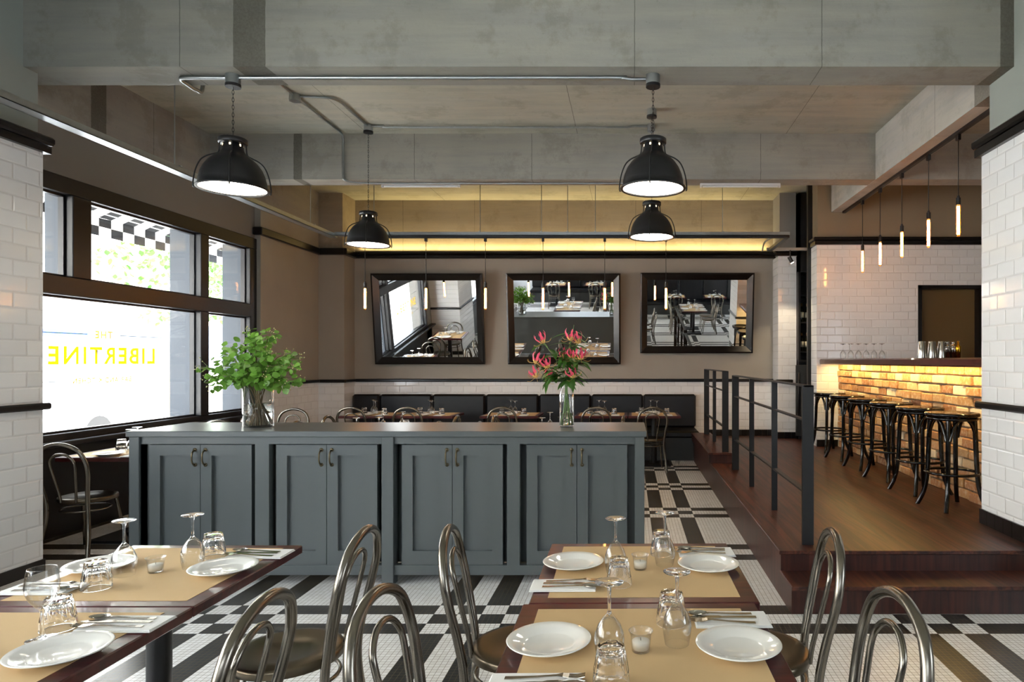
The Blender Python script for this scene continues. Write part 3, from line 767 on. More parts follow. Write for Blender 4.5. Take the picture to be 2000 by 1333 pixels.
# conduits
def conduit(lab, pts, r=.0125, boxes=(), k=5):
    t = empty('conduit', (0, 0, 0)); tag(t, lab, 'conduit')
    MB().tube(pts, r, 10, smoothpath=k).build('pipe', 'galv', t)
    for (x, y, z0, z1, rr) in boxes: MB().cyl(rr, z0, z1, 20, (x, y, 0)).build('junction_box', 'galv', t)
zc = BZ-.03
conduit('steel conduit along the underside of the near concrete beam', [(.12, 5, zc), (.0, 5, zc), (-.06, 5, zc+.01), (-.2, 5, zc+.012), (-2.0, 5, zc+.012), (-2.9, 5, zc+.012), (-3.30, 5, zc+.012), (-3.385, 5.02, zc+.012), (-3.40, 5.10, zc+.012), (-3.40, 5.22, zc+.012), (-3.38, 5.27, zc+.06), (-3.38, 5.27, 4.2)], .015)
zs = 4.222
conduit('steel conduit across the ceiling slab between the far lamps', [(.2, 7.58, zs), (.05, 7.58, zs), (-.02, 7.58, zs-.01), (-.2, 7.58, zs-.012), (-1.5, 7.58, zs-.012), (-2.7, 7.58, zs-.012), (-2.8, 7.58, zs), (-2.94, 7.58, zs)], .0125, ((.245, 7.58, 4.16, 4.24, .045),))
conduit('steel conduit curving from ceiling box to lamp', [(-3.36, 6.72, zs), (-3.2, 6.74, zs), (-3.05, 6.76, zs), (-2.99, 6.85, zs), (-2.985, 7.0, zs), (-2.985, 7.3, zs), (-2.985, 7.55, zs)], .0125, ((-3.38, 6.72, 4.17, 4.24, .055),))
conduit('steel conduit running down the face of the far beam', [(-3.38, 5.3, zs), (-3.38, 6.2, zs), (-3.38, 6.75, zs), (-3.385, 7.5, zs), (-3.385, 7.80, zs), (-3.385, 7.86, zs-.05), (-3.385, 7.862, zs-.14), (-3.385, 7.862, 4.0), (-3.385, 7.862, 3.74), (-3.37, 7.87, 3.69), (-3.30, 7.93, 3.677), (-3.1, 7.98, 3.677), (-2.6, 7.98, 3.677), (.1, 7.98, 3.677)], .0125)
conduit('short pale conduit bending down to the end wall beside the alcove', [(2.42, 10.95, 3.60), (2.30, 10.98, 3.56), (2.22, 11.0, 3.49), (2.19, 11.01, 3.35)], .014)
for nm, x0, x1, lab in (('tube_light', .85, 1.82, 'white tube light under the far beam beside the platform'), ('tube_light', -3.0, -2.05, 'white tube light under the far beam above the first mirror')):
    t = empty(nm, (x0, 8.05, BZ)); tag(t, lab, 'light')
    MB().box(0, x1-x0, -.02, .02, -.022, 0, .003).build('housing', 'tube', t)
    MB().tube([(.03, 0, -.036), (x1-x0-.03, 0, -.036)], .013, 10).build('tube', 'tube', t)
    for xx in (0, x1-x0-.02): MB().box(xx, xx+.02, -.018, .018, -.05, -.02).build('end_cap', 'tube', t)

# ================================================================== TABLES, CHAIRS, TABLEWARE
TZ = .75
def table(w, d, base=True):
    def f():
        t = empty('dining_table')
        MB().box(-w/2, w/2, -d/2, d/2, TZ-.036, TZ, .004).build('tabletop', 'mahog', t)
        MB().cyl(.042, .03, TZ-.036, 24).cyl(.13, TZ-.045, TZ-.036, 20).build('column', 'satinblack', t)
        MB().box(-.24, .24, -.24, .24, 0, .025, .006).cyl(.06, .02, .05, 20).build('base', 'satinblack', t)
        return t
    return f
def paper(w, d):
    return lambda: MB().box(-w/2, w/2, -d/2, d/2, 0, .0012).build('paper_table_mat', 'paper')
def plate():
    return MB().lathe([(0, 0), (.065, 0), (.07, .004), (.1, .013), (.116, .0185), (.1185, .021), (.116, .0225), (.1, .0175), (.078, .0115), (.072, .0085), (.066, .0065), (0, .006)], 56).build('dinner_plate', 'china')
WG = [(0, 0), (.036, .0), (.0385, .0015), (.036, .004), (.014, .009), (.0065, .018), (.0048, .035), (.0046, .075), (.007, .086), (.018, .098), (.030, .115), (.0385, .138), (.0402, .155), (.038, .18), (.0335, .205),
      (.0322, .205), (.0368, .18), (.039, .155), (.0372, .138), (.0285, .1165), (.0165, .101), (.004, .096), (0, .0955)]
def wine(flip):
    def f():
        t = empty('wine_glass'); h = .205
        g = lambda pr: [(r*1.02, h-z) for r, z in pr[::-1]] if flip else [(r*1.02, z) for r, z in pr]
        MB().lathe(g([(.0046, .080), (.008, .087), (.018, .098), (.030, .115), (.0385, .138), (.0402, .155), (.038, .18), (.0338, .203), (.0335, .205), (.0325, .205), (.0325, .203), (.0368, .18), (.039, .155), (.0372, .138), (.0285, .1165), (.0165, .101), (.004, .096), (0, .0955)]), 32).build('bowl', 'crystal', t)
        MB().lathe(g([(.0075, .010), (.0055, .02), (.0045, .036), (.0045, .074), (.0062, .084), (.0, .095)]), 20).build('stem', 'glass', t)
        MB().lathe(g([(0, 0), (.036, .0), (.0385, .0015), (.036, .0035), (.016, .0072), (.0085, .0125), (0, .0125)]), 32).build('foot', 'glass', t)
        return t
    return f
wine_up, wine_dn = wine(False), wine(True)
def tumbler():
    flute = lambda i, z: (1.0, .952, .952)[i % 3]
    m = MB().lathe([(.0425, .0006), (.0455, .0), (.0462, .002), (.0452, .022), (.0440, .030)], 36)
    m.lathe([(.0440, .030), (.0443, .034), (.0398, .06), (.0360, .082), (.0348, .0915), (.0325, .0955), (0, .0945)], 30, smooth=False, mod=lambda i, z: flute(i, z) if .032 < z < .093 else 1.0)
    m.lathe([(0, .078), (.026, .0775), (.030, .074), (.034, .058), (.0385, .034), (.0412, .02), (.0425, .0006)], 36)
    return m.build('tumbler', 'glass')
def votive():
    t = empty('votive_candle')
    MB().lathe([(0, 0), (.023, 0), (.025, .003), (.0275, .03), (.0285, .044), (.033, .055), (.034, .057), (.0325, .057), (.027, .045), (.026, .032), (.0238, .007), (0, .006)], 28).build('holder', 'crystal', t)
    w = MB().lathe([(0, .0068), (.0228, .0075), (.0245, .028), (.0235, .030), (0, .029)], 24).build('candle', 'wax', t)
    MB().tube([(0, 0, .028), (.001, 0, .037)], .0009, 5).build('wick', 'wick', w)
    return t
def napkin():
    m = MB()
    for k in range(3): m.box(-.115+.002*k, .115-.001*k, -.06+.001*k, .06-.002*k, .0012+.0025*k, .0034+.0025*k, .001)
    return m.build('napkin', 'napkin')
def strip_poly(m, outline, z, th):      # outline: list of (x, halfwidth, dz)
    vs = []; fs = []; n = len(outline)
    for x, w, dz in outline: vs += [(x, -w, z+dz), (x, w, z+dz), (x, -w, z+dz+th), (x, w, z+dz+th)]
    for i in range(n-1):
        a = i*4; b = a+4; fs += [(a, a+1, b+1, b), (a+2, b+2, b+3, a+3), (a, b, b+2, a+2), (a+1, a+3, b+3, b+1)]
    fs += [(0, 2, 3, 1), (4*n-4, 4*n-3, 4*n-1, 4*n-2)]
    return m.add(vs, fs, False)
def fork():
    m = strip_poly(MB(), [(.10, .0075, 0), (.08, .0078, 0), (.02, .004, .003), (-.03, .0035, .007), (-.045, .010, .008), (-.06, .0122, .005)], .0, .002)
    for k in range(4):
        y = -.0098+k*.0065
        strip_poly(m, [(-.058, .0022, .005), (-.08, .002, .004), (-.10, .0014, .008)], 0, .002)
        for j in range(len(m.v)-12, len(m.v)): p = m.v[j]; m.v[j] = (p[0], p[1]+y, p[2])
    return m.build('fork', 'steel')
def knife():
    return strip_poly(MB(), [(.105, .007, 0), (.09, .0085, 0), (.02, .0065, .001), (.0, .005, .001), (-.01, .009, .0015), (-.07, .0098, .0015), (-.095, .008, .001), (-.107, .002, .001)], 0, .003).build('table_knife', 'steel')
def spoon():
    m = strip_poly(MB(), [(.10, .0075, 0), (.08, .0078, 0), (.02, .004, .003), (-.03, .0035, .006), (-.042, .006, .006)], 0, .002)
    vs = []; fs = []; n = 20
    for j, (s_, dz) in enumerate(((1, .0065), (.85, .0025), (.5, -.0005), (0.02, -.0015))):
        for i in range(n): a = 2*PI*i/n; vs.append((-.070+.031*s_*math.cos(a), .019*s_*math.sin(a), dz+.0025))
    for j in range(3):
        for i in range(n): fs.append((j*n+i, j*n+(i+1) % n, (j+1)*n+(i+1) % n, (j+1)*n+i))
    m.add(vs, fs, True); return m.build('spoon', 'steel')

def chair():
    t = empty('metal_bistro_chair')     # front toward +y
    MB().lathe([(0, .449), (.10, .447), (.16, .464), (.185, .457), (.197, .455), (.2, .447), (.2, .425), (.19, .421), (.188, .44), (0, .438)], 44).build('seat', 'seatmetal', t)
    half = [(.20, -.255, 0), (.185, -.225, .15), (.168, -.205, .30), (.163, -.205, .42), (.178, -.225, .55), (.199, -.250, .67), (.196, -.268, .76), (.155, -.281, .845), (.08, -.288, .888)]
    pts = half+[(0, -.290, .902)]+[(-x, y, z) for x, y, z in half[::-1]]
    MB().tube(pts, .0165, 12, smoothpath=5).build('back_hoop', 'gun', t)
    ih = [(.060, -.19, .435), (.066, -.198, .50), (.085, -.228, .64), (.096, -.247, .73), (.088, -.258, .775), (.05, -.266, .812)]
    MB().tube(ih+[(0, -.268, .823)]+[(-x, y, z) for x, y, z in ih[::-1]], .0098, 10, smoothpath=5).build('inner_hoop', 'gun', t)
    for s in (-1, 1):
        MB().tube([(s*.135, .115, .43), (s*.15, .14, .28), (s*.178, .185, 0)], .0145, 10, smoothpath=4, r_end=.012).build('front_leg', 'gun', t)
    MB().tube([(.165*math.cos(a*PI/18), -.02+.165*math.sin(a*PI/18), .355) for a in range(36)], .0075, 8, True).build('stretcher_ring', 'gun', t)
    return t
CH = lambda x, y, rz, lab, grp='metal bentwood-style dining chairs': inst('chair', chair, (x, y, 0), rz, 'grey metal hoop-back chair '+lab, 'chair', grp)

def R(x, y, rz, cx, cy): c, s = math.cos(rz), math.sin(rz); return (cx+x*c-y*s, cy+x*s+y*c)
TKEY = {}
def lay(cx, cy, rz, w, d, phrase, sides, items='full', skip=(), jit=1.0, upright=None, group=None, paperwd=None):
    """one dining table with everything that stands on it; sides name its two places (local -x, local +x)"""
    key = 'table%.2f_%.2f' % (w, d)
    inst(key, table(w, d), (cx, cy, 0), rz, 'mahogany dining table, the '+phrase, 'table', group or 'mahogany dining tables')
    pw, pd = paperwd or (w-.115, d-.10)
    inst('paper%.2f_%.2f' % (pw, pd), paper(pw, pd), (cx, cy, TZ), rz, 'brown kraft paper mat on the '+phrase, 'table mat', 'kraft paper table mats')
    z = TZ+.0012
    def put(kind, b, x, y, r, what, cat, grp, side=None, zz=z):
        x, y = R(x+rnd.uniform(-.006, .006)*jit, y+rnd.uniform(-.006, .006)*jit, rz, cx, cy)
        lab = what+(' on the %s of the ' % side if side else ' in the middle of the ')+phrase
        return inst(kind, b, (x, y, zz), rz+r, lab, cat, grp)
    if 'candle' not in skip: put('votive', votive, 0, -.005, rnd.uniform(0, 3), 'votive candle in glass cup', 'candle', 'votive candles')
    for s, side in ((-1, sides[0]), (1, sides[1])):
        r = 0 if s < 0 else PI
        q = lambda nm: (nm+('L' if s < 0 else 'R')) in skip
        def P2(x, y): return (x, y) if s < 0 else (-x, -y)
        if not q('plate'): put('plate', plate, *P2(-(w/2-.12), .035 if s < 0 else -.005), r, 'white dinner plate', 'plate', 'white dinner plates', side)
        if not q('wine'): put('wine_dn', wine_dn, *P2(-.095, -.045), r, 'upturned wine glass', 'wine glass', 'upturned wine glasses', side)
        if not q('tumbler'): put('tumbler', tumbler, *P2(-.088, -.185 if d > .66 else -.17), r+rnd.uniform(0, 1), 'upturned fluted tumbler', 'tumbler', 'upturned tumblers', side)
        if not q('napkin'):
            nx, ny = P2(-(w/2-.105), -.205 if d > .66 else -.18)
            put('napkin', napkin, nx, ny, r, 'folded napkin', 'napkin', 'folded napkins', side)
            if items == 'full':
                for nm, b, dy in (('fork', fork, .030), ('table knife', knife, 0.0), ('spoon', spoon, -.030)):
                    put(nm, b, nx-s*.026, ny+(dy if s < 0 else -dy)*1.0, r+PI+rnd.uniform(-.06, .06), 'steel '+nm, nm.split()[-1], 'steel cutlery on napkins', side, z+.0088)

WS = ('window side', 'platform side')
lay(.045, 2.555, .012, .765, .715, 'far table beside the wooden steps', WS)
lay(.035, 1.835, .012, .765, .715, 'near table beside the wooden steps', WS)
lay(-1.785, 2.525, 0, .735, .72, 'far table beside the white pier', WS)
lay(-1.785, 1.80, 0, .735, .72, 'near table beside the white pier', WS, skip=('wineR',))
inst('wine_up', wine_up, (-1.682, 1.905, TZ+.0012), 0, 'wine glass standing upright on the near table beside the white pier', 'wine glass', None)
CH(-1.30, 2.53, PI/2+.04, 'on the platform side of the far table by the white pier')
CH(-1.28, 1.80, PI/2+.05, 'on the platform side of the near table by the white pier')
CH(-.41, 2.58, -PI/2+.10, 'on the window side of the far table by the wooden steps')
CH(-.42, 1.84, -PI/2-.05, 'on the window side of the near table by the wooden steps')
CH(.48, 2.53, PI/2-.10, 'on the platform side of the far table by the wooden steps')
CH(.455, 1.82, PI/2+.04, 'on the platform side of the near table by the wooden steps')
# window tables
WE = ('pier side', 'end wall side')
lay(-4.36, 5.86, PI/2, .73, .78, 'window table nearest the white pier', WE, 'few')
lay(-4.50, 8.0, PI/2, .73, .72, 'window table beyond the leafy vase', WE, 'few')
CH(-4.41, 5.42, 0, 'with its back to the white pier at the first window table')
CH(-4.42, 6.42, PI+.1, 'between the two window tables, facing the white pier')
CH(-4.45, 7.45, .08, 'on the pier side of the second window table')
CH(-4.48, 8.62, PI+.05, 'with its back to the end wall at the second window table')
# banquette tables
BS = ('aisle side', 'banquette side')
for i, (x0, x1) in enumerate(((-4.22, -3.42), (-3.39, -2.56), (-2.17, -1.33), (-.80, -.03), (-.02, .74))):
    lay((x0+x1)/2, 9.95, PI/2, .68, round(x1-x0, 2), ORD[i]+' banquette table from the windows', BS, 'few', paperwd=(.60, round(x1-x0-.10, 2)))
for i, x in enumerate((-3.83, -3.05, -1.75, -.47, .30)):
    CH(x, 9.44, rnd.uniform(-.08, .08), 'drawn up to the %s banquette table from the windows' % ORD[i])
# tables between the cabinet and the banquette
for cx, nm in ((-2.75, 'leafy vase'), (-.82, 'lily vase')):
    for y, q in ((6.98, 'near'), (7.72, 'far')):
        lay(cx, y, 0, .765, .715, '%s table behind the %s' % (q, nm), WS, 'few')
        CH(cx-.46, y, -PI/2+rnd.uniform(-.08, .08), 'on the window side of the %s table behind the %s' % (q, nm))
        CH(cx+.46, y, PI/2+rnd.uniform(-.08, .08), 'on the platform side of the %s table behind the %s' % (q, nm))
# rear tables, seen in the mirrors
for i, x in enumerate((-2.6, -1.2, .2, 1.6, 3.0)):
    lay(x, -1.80, -PI/2, .68, .76, ORD[i]+' rear table reflected in the mirrors', ('aisle side', 'banquette side'), 'few', skip=('candle',), paperwd=(.6, .66))
    CH(x, -1.30, PI, 'at the %s rear table, reflected in the mirrors' % ORD[i])

for y, q in ((1.05, 'first'), (.32, 'second')):
    lay(2.0, y, 0, .765, .715, q+' table in the third mirror', WS, 'few', skip=('candle',))
    CH(1.54, y, -PI/2, 'on the window side of the %s table in the third mirror' % q)
    CH(2.46, y, PI/2, 'on the platform side of the %s table in the third mirror' % q)

# ================================================================== VASES AND FLOWERS
VZ = 1.065
def vase(lab, x, y, prof_o, prof_i, zw, rw, name='glass_vase'):
    t = empty(name, (x, y, VZ)); tag(t, lab, 'vase')
    MB().lathe(prof_o+prof_i, 40).build('body', 'crystal', t)
    MB().lathe(rw, 36).build('water', 'water', t)
vx, vy = -2.735, 4.90
vase('wide clear glass vase holding leafy branches', vx, vy, [(0, 0), (.098, 0), (.103, .006), (.1035, .31)], [(.1, .31), (.0985, .014), (0, .012)], 0, [(0, .0125), (.0983, .0145), (.0988, .17), (0, .17)])
fx, fy = -.463, 4.88
vase('tall slim glass vase holding pink lilies', fx, fy, [(0, 0), (.050, 0), (.054, .006), (.054, .235), (.050, .262), (.036, .285), (.0355, .30), (.041, .33)], [(.0385, .33), (.033, .30), (.0335, .284), (.047, .26), (.0505, .233), (.0505, .014), (0, .012)], 0, [(0, .0125), (.0503, .0145), (.0503, .10), (0, .10)])
def leafquad(m, p, d, nrm, L, Wd, mi=0, fold=.2, seg=6, droop=.0):
    d = d.normalized(); sd = d.cross(nrm)
    if sd.length < 1e-3: sd = d.orthogonal()
    sd.normalize(); n = sd.cross(d).normalized()
    vs = []; fs = []
    for i in range(seg+1):
        u = i/seg; w = Wd*math.sin(PI*min(1, max(0.02, u**.85)))**.7 if 0 < i < seg else .0006
        c = p+d*(L*u)-n*(droop*L*u*u)
        vs += [c-sd*w+n*(fold*w), c, c+sd*w+n*(fold*w)]
    for i in range(seg):
        a = i*3; b = a+3; fs += [(a, a+1, b+1, b), (a+1, a+2, b+2, b+1)]
    m.add(vs, fs, True, mi)
def branch(i, base, pts, nleaf, berries):
    t = empty('leafy_branch', base)
    tag(t, 'leafy green branch with round leaves in the wide glass vase', 'branch', 'leafy branches in the wide vase')
    b = Vector(base); path = spline([Vector(p)-b for p in pts], 8)
    MB().tube(path, .0032, 6, r_end=.0013).build('stem', 'twig', t)
    m = MB(); n = len(path)
    for k in range(nleaf):
        u = .42+.58*(k+rnd.random())/nleaf; p = path[min(n-1, int(u*(n-1)))]
        if (p+b).z < VZ+.17: continue
        d = Vector((rnd.gauss(0, 1), rnd.gauss(0, 1), rnd.gauss(-.1, .7))).normalized()
        st = p+d*rnd.uniform(.01, .045); L = rnd.uniform(.032, .056)
        leafquad(m, st, d+Vector((0, 0, -.25)), Vector((rnd.gauss(0, .6), rnd.gauss(-.7, .5), 1)), L, L*.48, 0, .15, 6, .15)
    m.build('leaves', 'leaf', t)
    if berries:
        m = MB(); e = path[-1]
        for k in range(berries):
            q = e+Vector((rnd.gauss(0, .02), rnd.gauss(0, .02), rnd.gauss(.01, .022)))
            m.lathe([(0, -.0042), (.003, -.003), (.0042, 0), (.003, .003), (0, .0042)], 7, tuple(q))
            m.tube([path[-4], q], .0006, 4, mi=1)
        m.build('berries', ['berry', 'stem'], t)
tips = [(-.41, -.02, .43), (-.36, .06, .50), (-.30, -.10, .36), (-.27, .10, .53), (-.22, -.12, .44), (-.20, .0, .60), (-.34, -.05, .30), (-.12, -.13, .56), (-.10, .10, .63), (-.05, -.05, .70), (.02, .08, .66), (.04, -.10, .62), (.10, .02, .69), (.14, -.12, .55), (.18, .08, .52), (.22, -.03, .45), (.27, .06, .50), (.30, -.04, .43), (.26, -.10, .30), (.06, -.14, .46), (-.16, .12, .42), (.31, .02, .34), (-.02, -.15, .38), (.15, -.14, .36), (-.40, .03, .35)]
for i, (dx, dy, dz) in enumerate(tips):
    a = rnd.uniform(0, 6.28); r = .07*rnd.random()
    base = (vx-.25*dx*.5+r*.95*math.cos(a), vy-.2*dy+r*.95*math.sin(a), VZ+.02)
    nk = (vx+dx*.19, vy+dy*.3, VZ+.30)
    md = (vx+dx*.55, vy+dy*.7, VZ+.30+(dz-.30)*.75+.03)
    branch(i, base, (base, nk, md, (vx+dx, vy+dy, VZ+dz)), 30, 10 if (i % 3 == 0 or dx > .12) else 0)
def lily(i, base, pts, heads, nl):
    t = empty('lily_stem', base)
    tag(t, 'pink and yellow flame lily stem in the tall slim vase', 'flower', 'flame lilies in the tall vase')
    b = Vector(base); path = spline([Vector(p)-b for p in pts], 8)
    MB().tube(path, .0034, 6, r_end=.002).build('stem', 'stem', t)
    m = MB(); n = len(path)
    for k in range(nl):
        u = .45+.5*(k+rnd.random())/nl; p = path[min(n-1, int(u*(n-1)))]
        if (p+b).z < VZ+.33: continue
        a = rnd.uniform(0, 6.28)
        leafquad(m, p, Vector((math.cos(a), math.sin(a), rnd.uniform(-.3, .5))), Vector((0, 0, 1)), rnd.uniform(.09, .15), rnd.uniform(.014, .026), 0, .3, 7, .55)
    m.build('leaves', 'leaf2', t)
    for h, (ox, oy, oz) in enumerate(heads):
        c = path[-1]+Vector((ox, oy, oz))
        hm = MB(); hm.tube([path[-5], (path[-5]+c)*.5+Vector((0, 0, .01)), c], .0016, 5, mi=2, smoothpath=3)
        up = Vector((rnd.gauss(0, .35), rnd.gauss(0, .35), 1)).normalized()
        e1 = up.orthogonal().normalized(); e2 = up.cross(e1)
        for k in range(6):
            a = k*PI/3+rnd.uniform(-.15, .15); o = e1*math.cos(a)+e2*math.sin(a)
            ln = rnd.uniform(.07, .095); wv = rnd.uniform(.002, .004)
            pr = None; vs = []; fs = []; mis = []
            seg = 9
            for q in range(seg+1):
                u = q/seg
                cc = c+o*(.030*math.sin(u*2.2)+.012*u)*1.1+up*(-.010+ln*u**1.15)+e1*(wv*math.sin(u*11+k))
                sd = o.cross(up).normalized(); w = .0095*math.sin(PI*(.1+.88*u))**.8*(1+.22*math.sin(u*17))
                vs += [cc-sd*w, cc+o*.0015, cc+sd*w]
            hm.add(vs[:12], [(j*3, j*3+1, j*3+4, j*3+3) for j in range(3)]+[(j*3+1, j*3+2, j*3+5, j*3+4) for j in range(3)], True, 1)
            hm.add(vs[9:], [(j*3, j*3+1, j*3+4, j*3+3) for j in range(seg-3)]+[(j*3+1, j*3+2, j*3+5, j*3+4) for j in range(seg-3)], True, 0)
            hm.tube([c, c+o*.05-up*.012, c+o*.075+up*.004], .0011, 4, mi=1, smoothpath=3)
        hm.build('blossom', ['petal', 'petaly', 'stem'], t)
LT = [((-.175, 0, .62), [(0, 0, 0)]), ((-.22, -.04, .47), [(0, 0, 0), (.0, .02, -.1)]), ((-.13, -.08, .44), [(0, 0, 0)]), ((-.03, .03, .54), [(0, 0, -.03)]), ((.03, -.02, .64), [(0, 0, 0)]), ((.085, .03, .62), [(0, 0, 0)]), ((.11, -.06, .50), [(0, 0, 0), (-.06, 0, .01)]), ((.06, -.09, .37), [(0, 0, 0)]), ((-.15, .03, .36), [(0, 0, 0)]), ((.05, .05, .75), [])]
for i, ((dx, dy, dz), heads) in enumerate(LT):
    a = i*2.4; r = .028
    base = (fx-.036*math.cos(a), fy+.03*math.sin(a), VZ+.02)
    lily(i, base, (base, (fx+dx*.06, fy+dy*.1, VZ+.305), (fx+dx*.45, fy+dy*.5, VZ+.30+(dz-.3)*.6), (fx+dx, fy+dy, VZ+dz)), heads, 10)

# ================================================================== BAR THINGS
for i, px in enumerate((1645, 1660, 1674, 1689, 1704, 1722)):
    y = 9.05-.02*i
    inst('wine_dn', wine_dn, (2.90+.098*i, y, 1.575), 0, 'upturned wine glass on the bar counter, %s from the free end' % ORD[i], 'wine glass', 'wine glasses on the bar')
def tin(): return MB().lathe([(0, 0), (.045, 0), (.0455, .004), (.031, .175), (.029, .18), (0, .18)], 26).build('mixing_tin', 'steel')
def shaker():
    t = empty('cocktail_shaker')
    MB().lathe([(0, 0), (.034, 0), (.042, .10), (.0425, .108), (0, .108)], 26).build('body', 'steel', t)
    MB().lathe([(0, .108), (.042, .108), (.04, .122), (.026, .142), (.024, .148), (0, .148)], 26).build('strainer', 'steel', t)
    MB().lathe([(0, .148), (.023, .148), (.025, .165), (.018, .178), (0, .18)], 22).build('cap', 'steel', t)
    return t
for i, px in enumerate((1795, 1802, 1810, 1816, 1825)):
    y = 7.0+(.07 if i % 2 else 0)
    inst('tin', tin, (3.07+.052*i, y-.05*0+(0 if i % 2 == 0 else .02), 1.575), 0, 'tall steel mixing tin on the bar counter, %s in its row' % ORD[i], 'mixing tin', 'mixing tins on the bar')
for i in range(3):
    inst('shaker', shaker, (3.34+.062*i if i < 2 else 3.33, 7.0 if i < 2 else 7.12, 1.575), 0, ('steel cocktail shaker beside the tall tins', 'steel cocktail shaker beside the brass one', 'steel cocktail shaker half hidden behind the others')[i], 'cocktail shaker', 'cocktail shakers on the bar')
o = inst('gshaker', lambda: MB().lathe([(0, 0), (.024, 0), (.03, .10), (.031, .12), (.022, .132), (.012, .15), (.011, .18), (0, .182)], 24).build('cocktail_shaker', 'gold'), (3.435, 6.96, 1.575), 0, 'brass coloured cocktail shaker at the end of the bar tins', 'cocktail shaker', None)

# wine alcove
t = empty('wine_cabinet', (0, 0, 0)); tag(t, 'tall black wine cabinet with shelves beside the tiled pier', 'cabinet')
MB().box(2.665, 2.70, 10.52, 11.0, .31, 4.2).box(3.35, 3.40, 10.52, 11.0, .31, 4.2).box(2.665, 3.4, 10.94, 11.0, .31, 4.2).box(2.665, 3.4, 10.52, 11.0, 2.95, 4.2).box(2.665, 3.4, 10.56, 10.95, .31, 1.52).build('carcass', 'satinblack', t)
for z in (1.70, 2.17, 2.60): MB().box(2.69, 3.36, 10.58, 10.95, z-.02, z).build('shelf', 'satinblack', t)
MB().box(2.665, 3.4, 10.51, 10.95, 1.52, 1.56, .006).build('worktop', 'satinblack', t)
d = MB().box(2.62, 3.38, 10.49, 10.525, .36, 1.48, .005).build('door', 'panel', t)
MB().tube([(2.65, 10.50, 1.36), (2.65, 10.43, 1.36), (2.65, 10.43, .70), (2.65, 10.50, .70)], .016, 8).build('handle', 'satinblack', d)
tag(MB().box(2.655, 2.72, 9.915, 9.99, .31, 4.22).build('alcove_post', 'satinblack'), 'black steel post at the corner of the bar wall', 'post')
def wbottle():
    t = empty('wine_bottle')
    MB().lathe([(0, 0), (.037, 0), (.038, .006), (.038, .19), (.03, .215), (.0155, .24), (.0145, .295), (.0155, .30), (0, .30)], 20).build('body', 'bottle', t)
    MB().lathe([(.0385, .07), (.0388, .07), (.0388, .16), (.0385, .16)], 20).build('bottle_label', 'paperlabel', t)
    MB().lathe([(.0158, .25), (.016, .25), (.0162, .302), (0, .303)], 16).build('foil', 'foil', t)
    return t
k = 0
for z, sh in ((1.70, 'lower'), (2.17, 'upper')):
    for i, x in enumerate((2.76, 2.86, 2.97, 3.09)):
        inst('wbottle', wbottle, (x, 10.70+.03*(i % 2), z), i, 'dark wine bottle on the %s shelf of the wine cabinet, %s from the pier' % (sh, ORD[i]), 'bottle', 'wine bottles in the alcove')

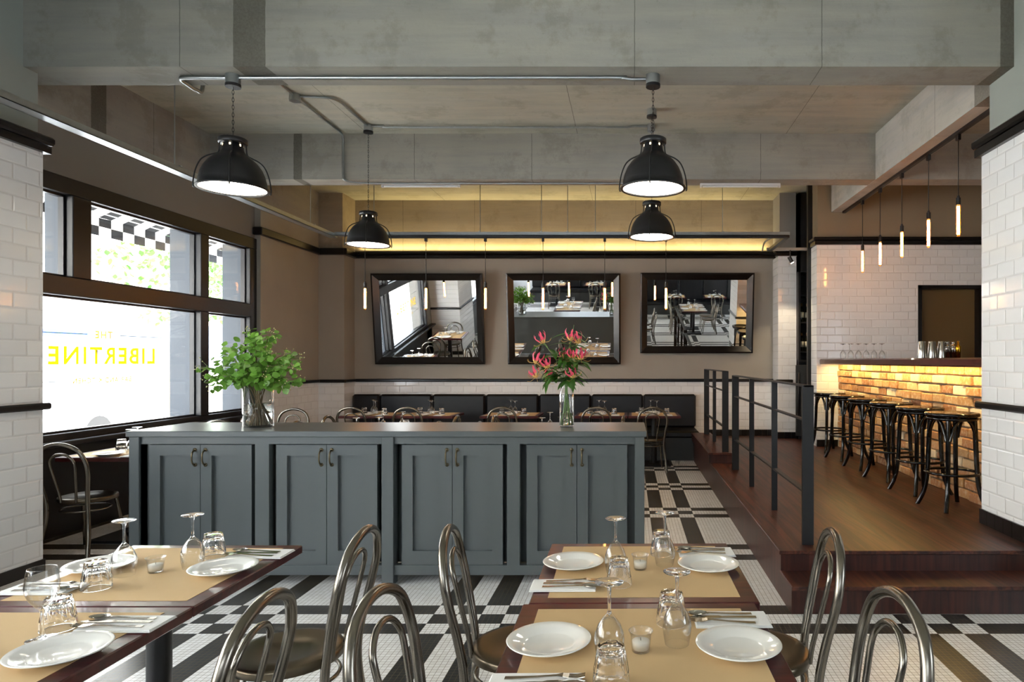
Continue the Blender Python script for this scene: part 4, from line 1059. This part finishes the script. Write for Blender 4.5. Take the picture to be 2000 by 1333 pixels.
# ================================================================== THE STREET
struct(MB().box(-40, -5.3, -25, 45, -.5, -.15).build('pavement', 'street'), 'pale street paving outside')
t = empty('building', (0, 0, 0)); tag(t, 'pale building across the street, glaring in daylight', 'building')
MB().box(-24, -20, -20, 40, -.2, 11).build('facade', 'facade', t)
for k in range(10): MB().box(-20.05, -19.98, -14+5*k, -11.6+5*k, 1.0, 3.2).build('window', 'pane2', t)
for a, b, z0, z1, d in ((7.80, 7.95, .0, 3.7, .34), (8.84, 9.0, .0, 3.7, .36), (6.03, 6.18, 2.2, 3.6, .25)):
    struct(MB().box(WX-d, WX-.105, a, b, z0, z1).build('trim_12', 'fin'), 'pale outer reveal beside the window')
t = empty('awning', (0, 0, 0)); tag(t, 'striped black and white awning outside the window', 'awning')
cv = MB(); vl = MB()
for k in range(36):
    y0, y1 = 4.2+k*.2, 4.4+k*.2; mi = k % 2
    cv.add([(-5.4, y0, 3.95), (-5.4, y1, 3.95), (-6.7, y1, 3.36), (-6.7, y0, 3.36), (-5.4, y0, 3.953), (-5.4, y1, 3.953), (-6.7, y1, 3.363), (-6.7, y0, 3.363)], [(0, 1, 2, 3), (4, 7, 6, 5)], False, mi)
    for j, (za, zb) in enumerate(((3.36, 3.25), (3.25, 3.13))):
        vl.add([(-6.7-.01*math.sin(k), y0, za), (-6.7, y1, za), (-6.7, y1, zb), (-6.7, y0, zb), (-6.704, y0, za), (-6.704, y1, za), (-6.704, y1, zb), (-6.704, y0, zb)], [(0, 1, 2, 3), (4, 7, 6, 5)], False, (k+j) % 2)
cv.build('canopy', ['awnw', 'awnb'], t); vl.build('valance', ['awnw', 'awnb'], t)
rd = MB()
for z, x in ((3.62, -6.1), (3.40, -6.62)): rd.tube([(x, 4.2, z), (x, 11.4, z)], .012, 6)
rd.build('rod', 'galv', t)
t = empty('van', (-11.0, 11.0, -.15)); tag(t, 'white van with a blue band parked in the street', 'van')
MB().prism([(-2.6, .3), (2.4, .3), (2.6, .6), (2.5, 1.1), (1.9, 1.25), (1.4, 2.36), (-2.5, 2.42), (-2.6, 2.3)], -.95, .95, 'x').build('body', 'vanwhite', t)
MB().box(.945, .955, -2.55, 1.35, 2.12, 2.26).build('stripe', 'vanblue', t)
for y in (-1.6, 1.6):
    for x in (-.85, .85): MB().cyl(.33, -.11, .11, 20, M=Matrix.Translation((x, y, .33)) @ Matrix.Rotation(PI/2, 4, 'Y')).build('wheel', 'rubber', t)
for i, (x, y, zc_, r) in enumerate(((-13.5, 19.6, 4.6, 1.9), (-14.0, 23.5, 4.3, 1.7))):
    t = empty('street_tree', (x, y, -.15)); tag(t, ('street tree beyond the awning, the one closer to the pier', 'street tree beyond the awning, the one further along')[i], 'tree', 'street trees')
    MB().tube([(0, 0, 0), (.05, 0, 1.4), (0, .05, 3.2)], .12, 8, r_end=.06).build('trunk', 'twig', t)
    m = MB()
    for k in range(900):
        v = Vector((rnd.gauss(0, 1), rnd.gauss(0, 1), rnd.gauss(0, .8))); v = v.normalized()*r*rnd.random()**.4
        leafquad(m, v+Vector((0, 0, zc_)), Vector((rnd.gauss(0, 1), rnd.gauss(0, 1), rnd.gauss(0, 1))), Vector((0, 0, 1)), .22, .07, 0, .1, 3)
    m.build('crown', 'leaf2', t)
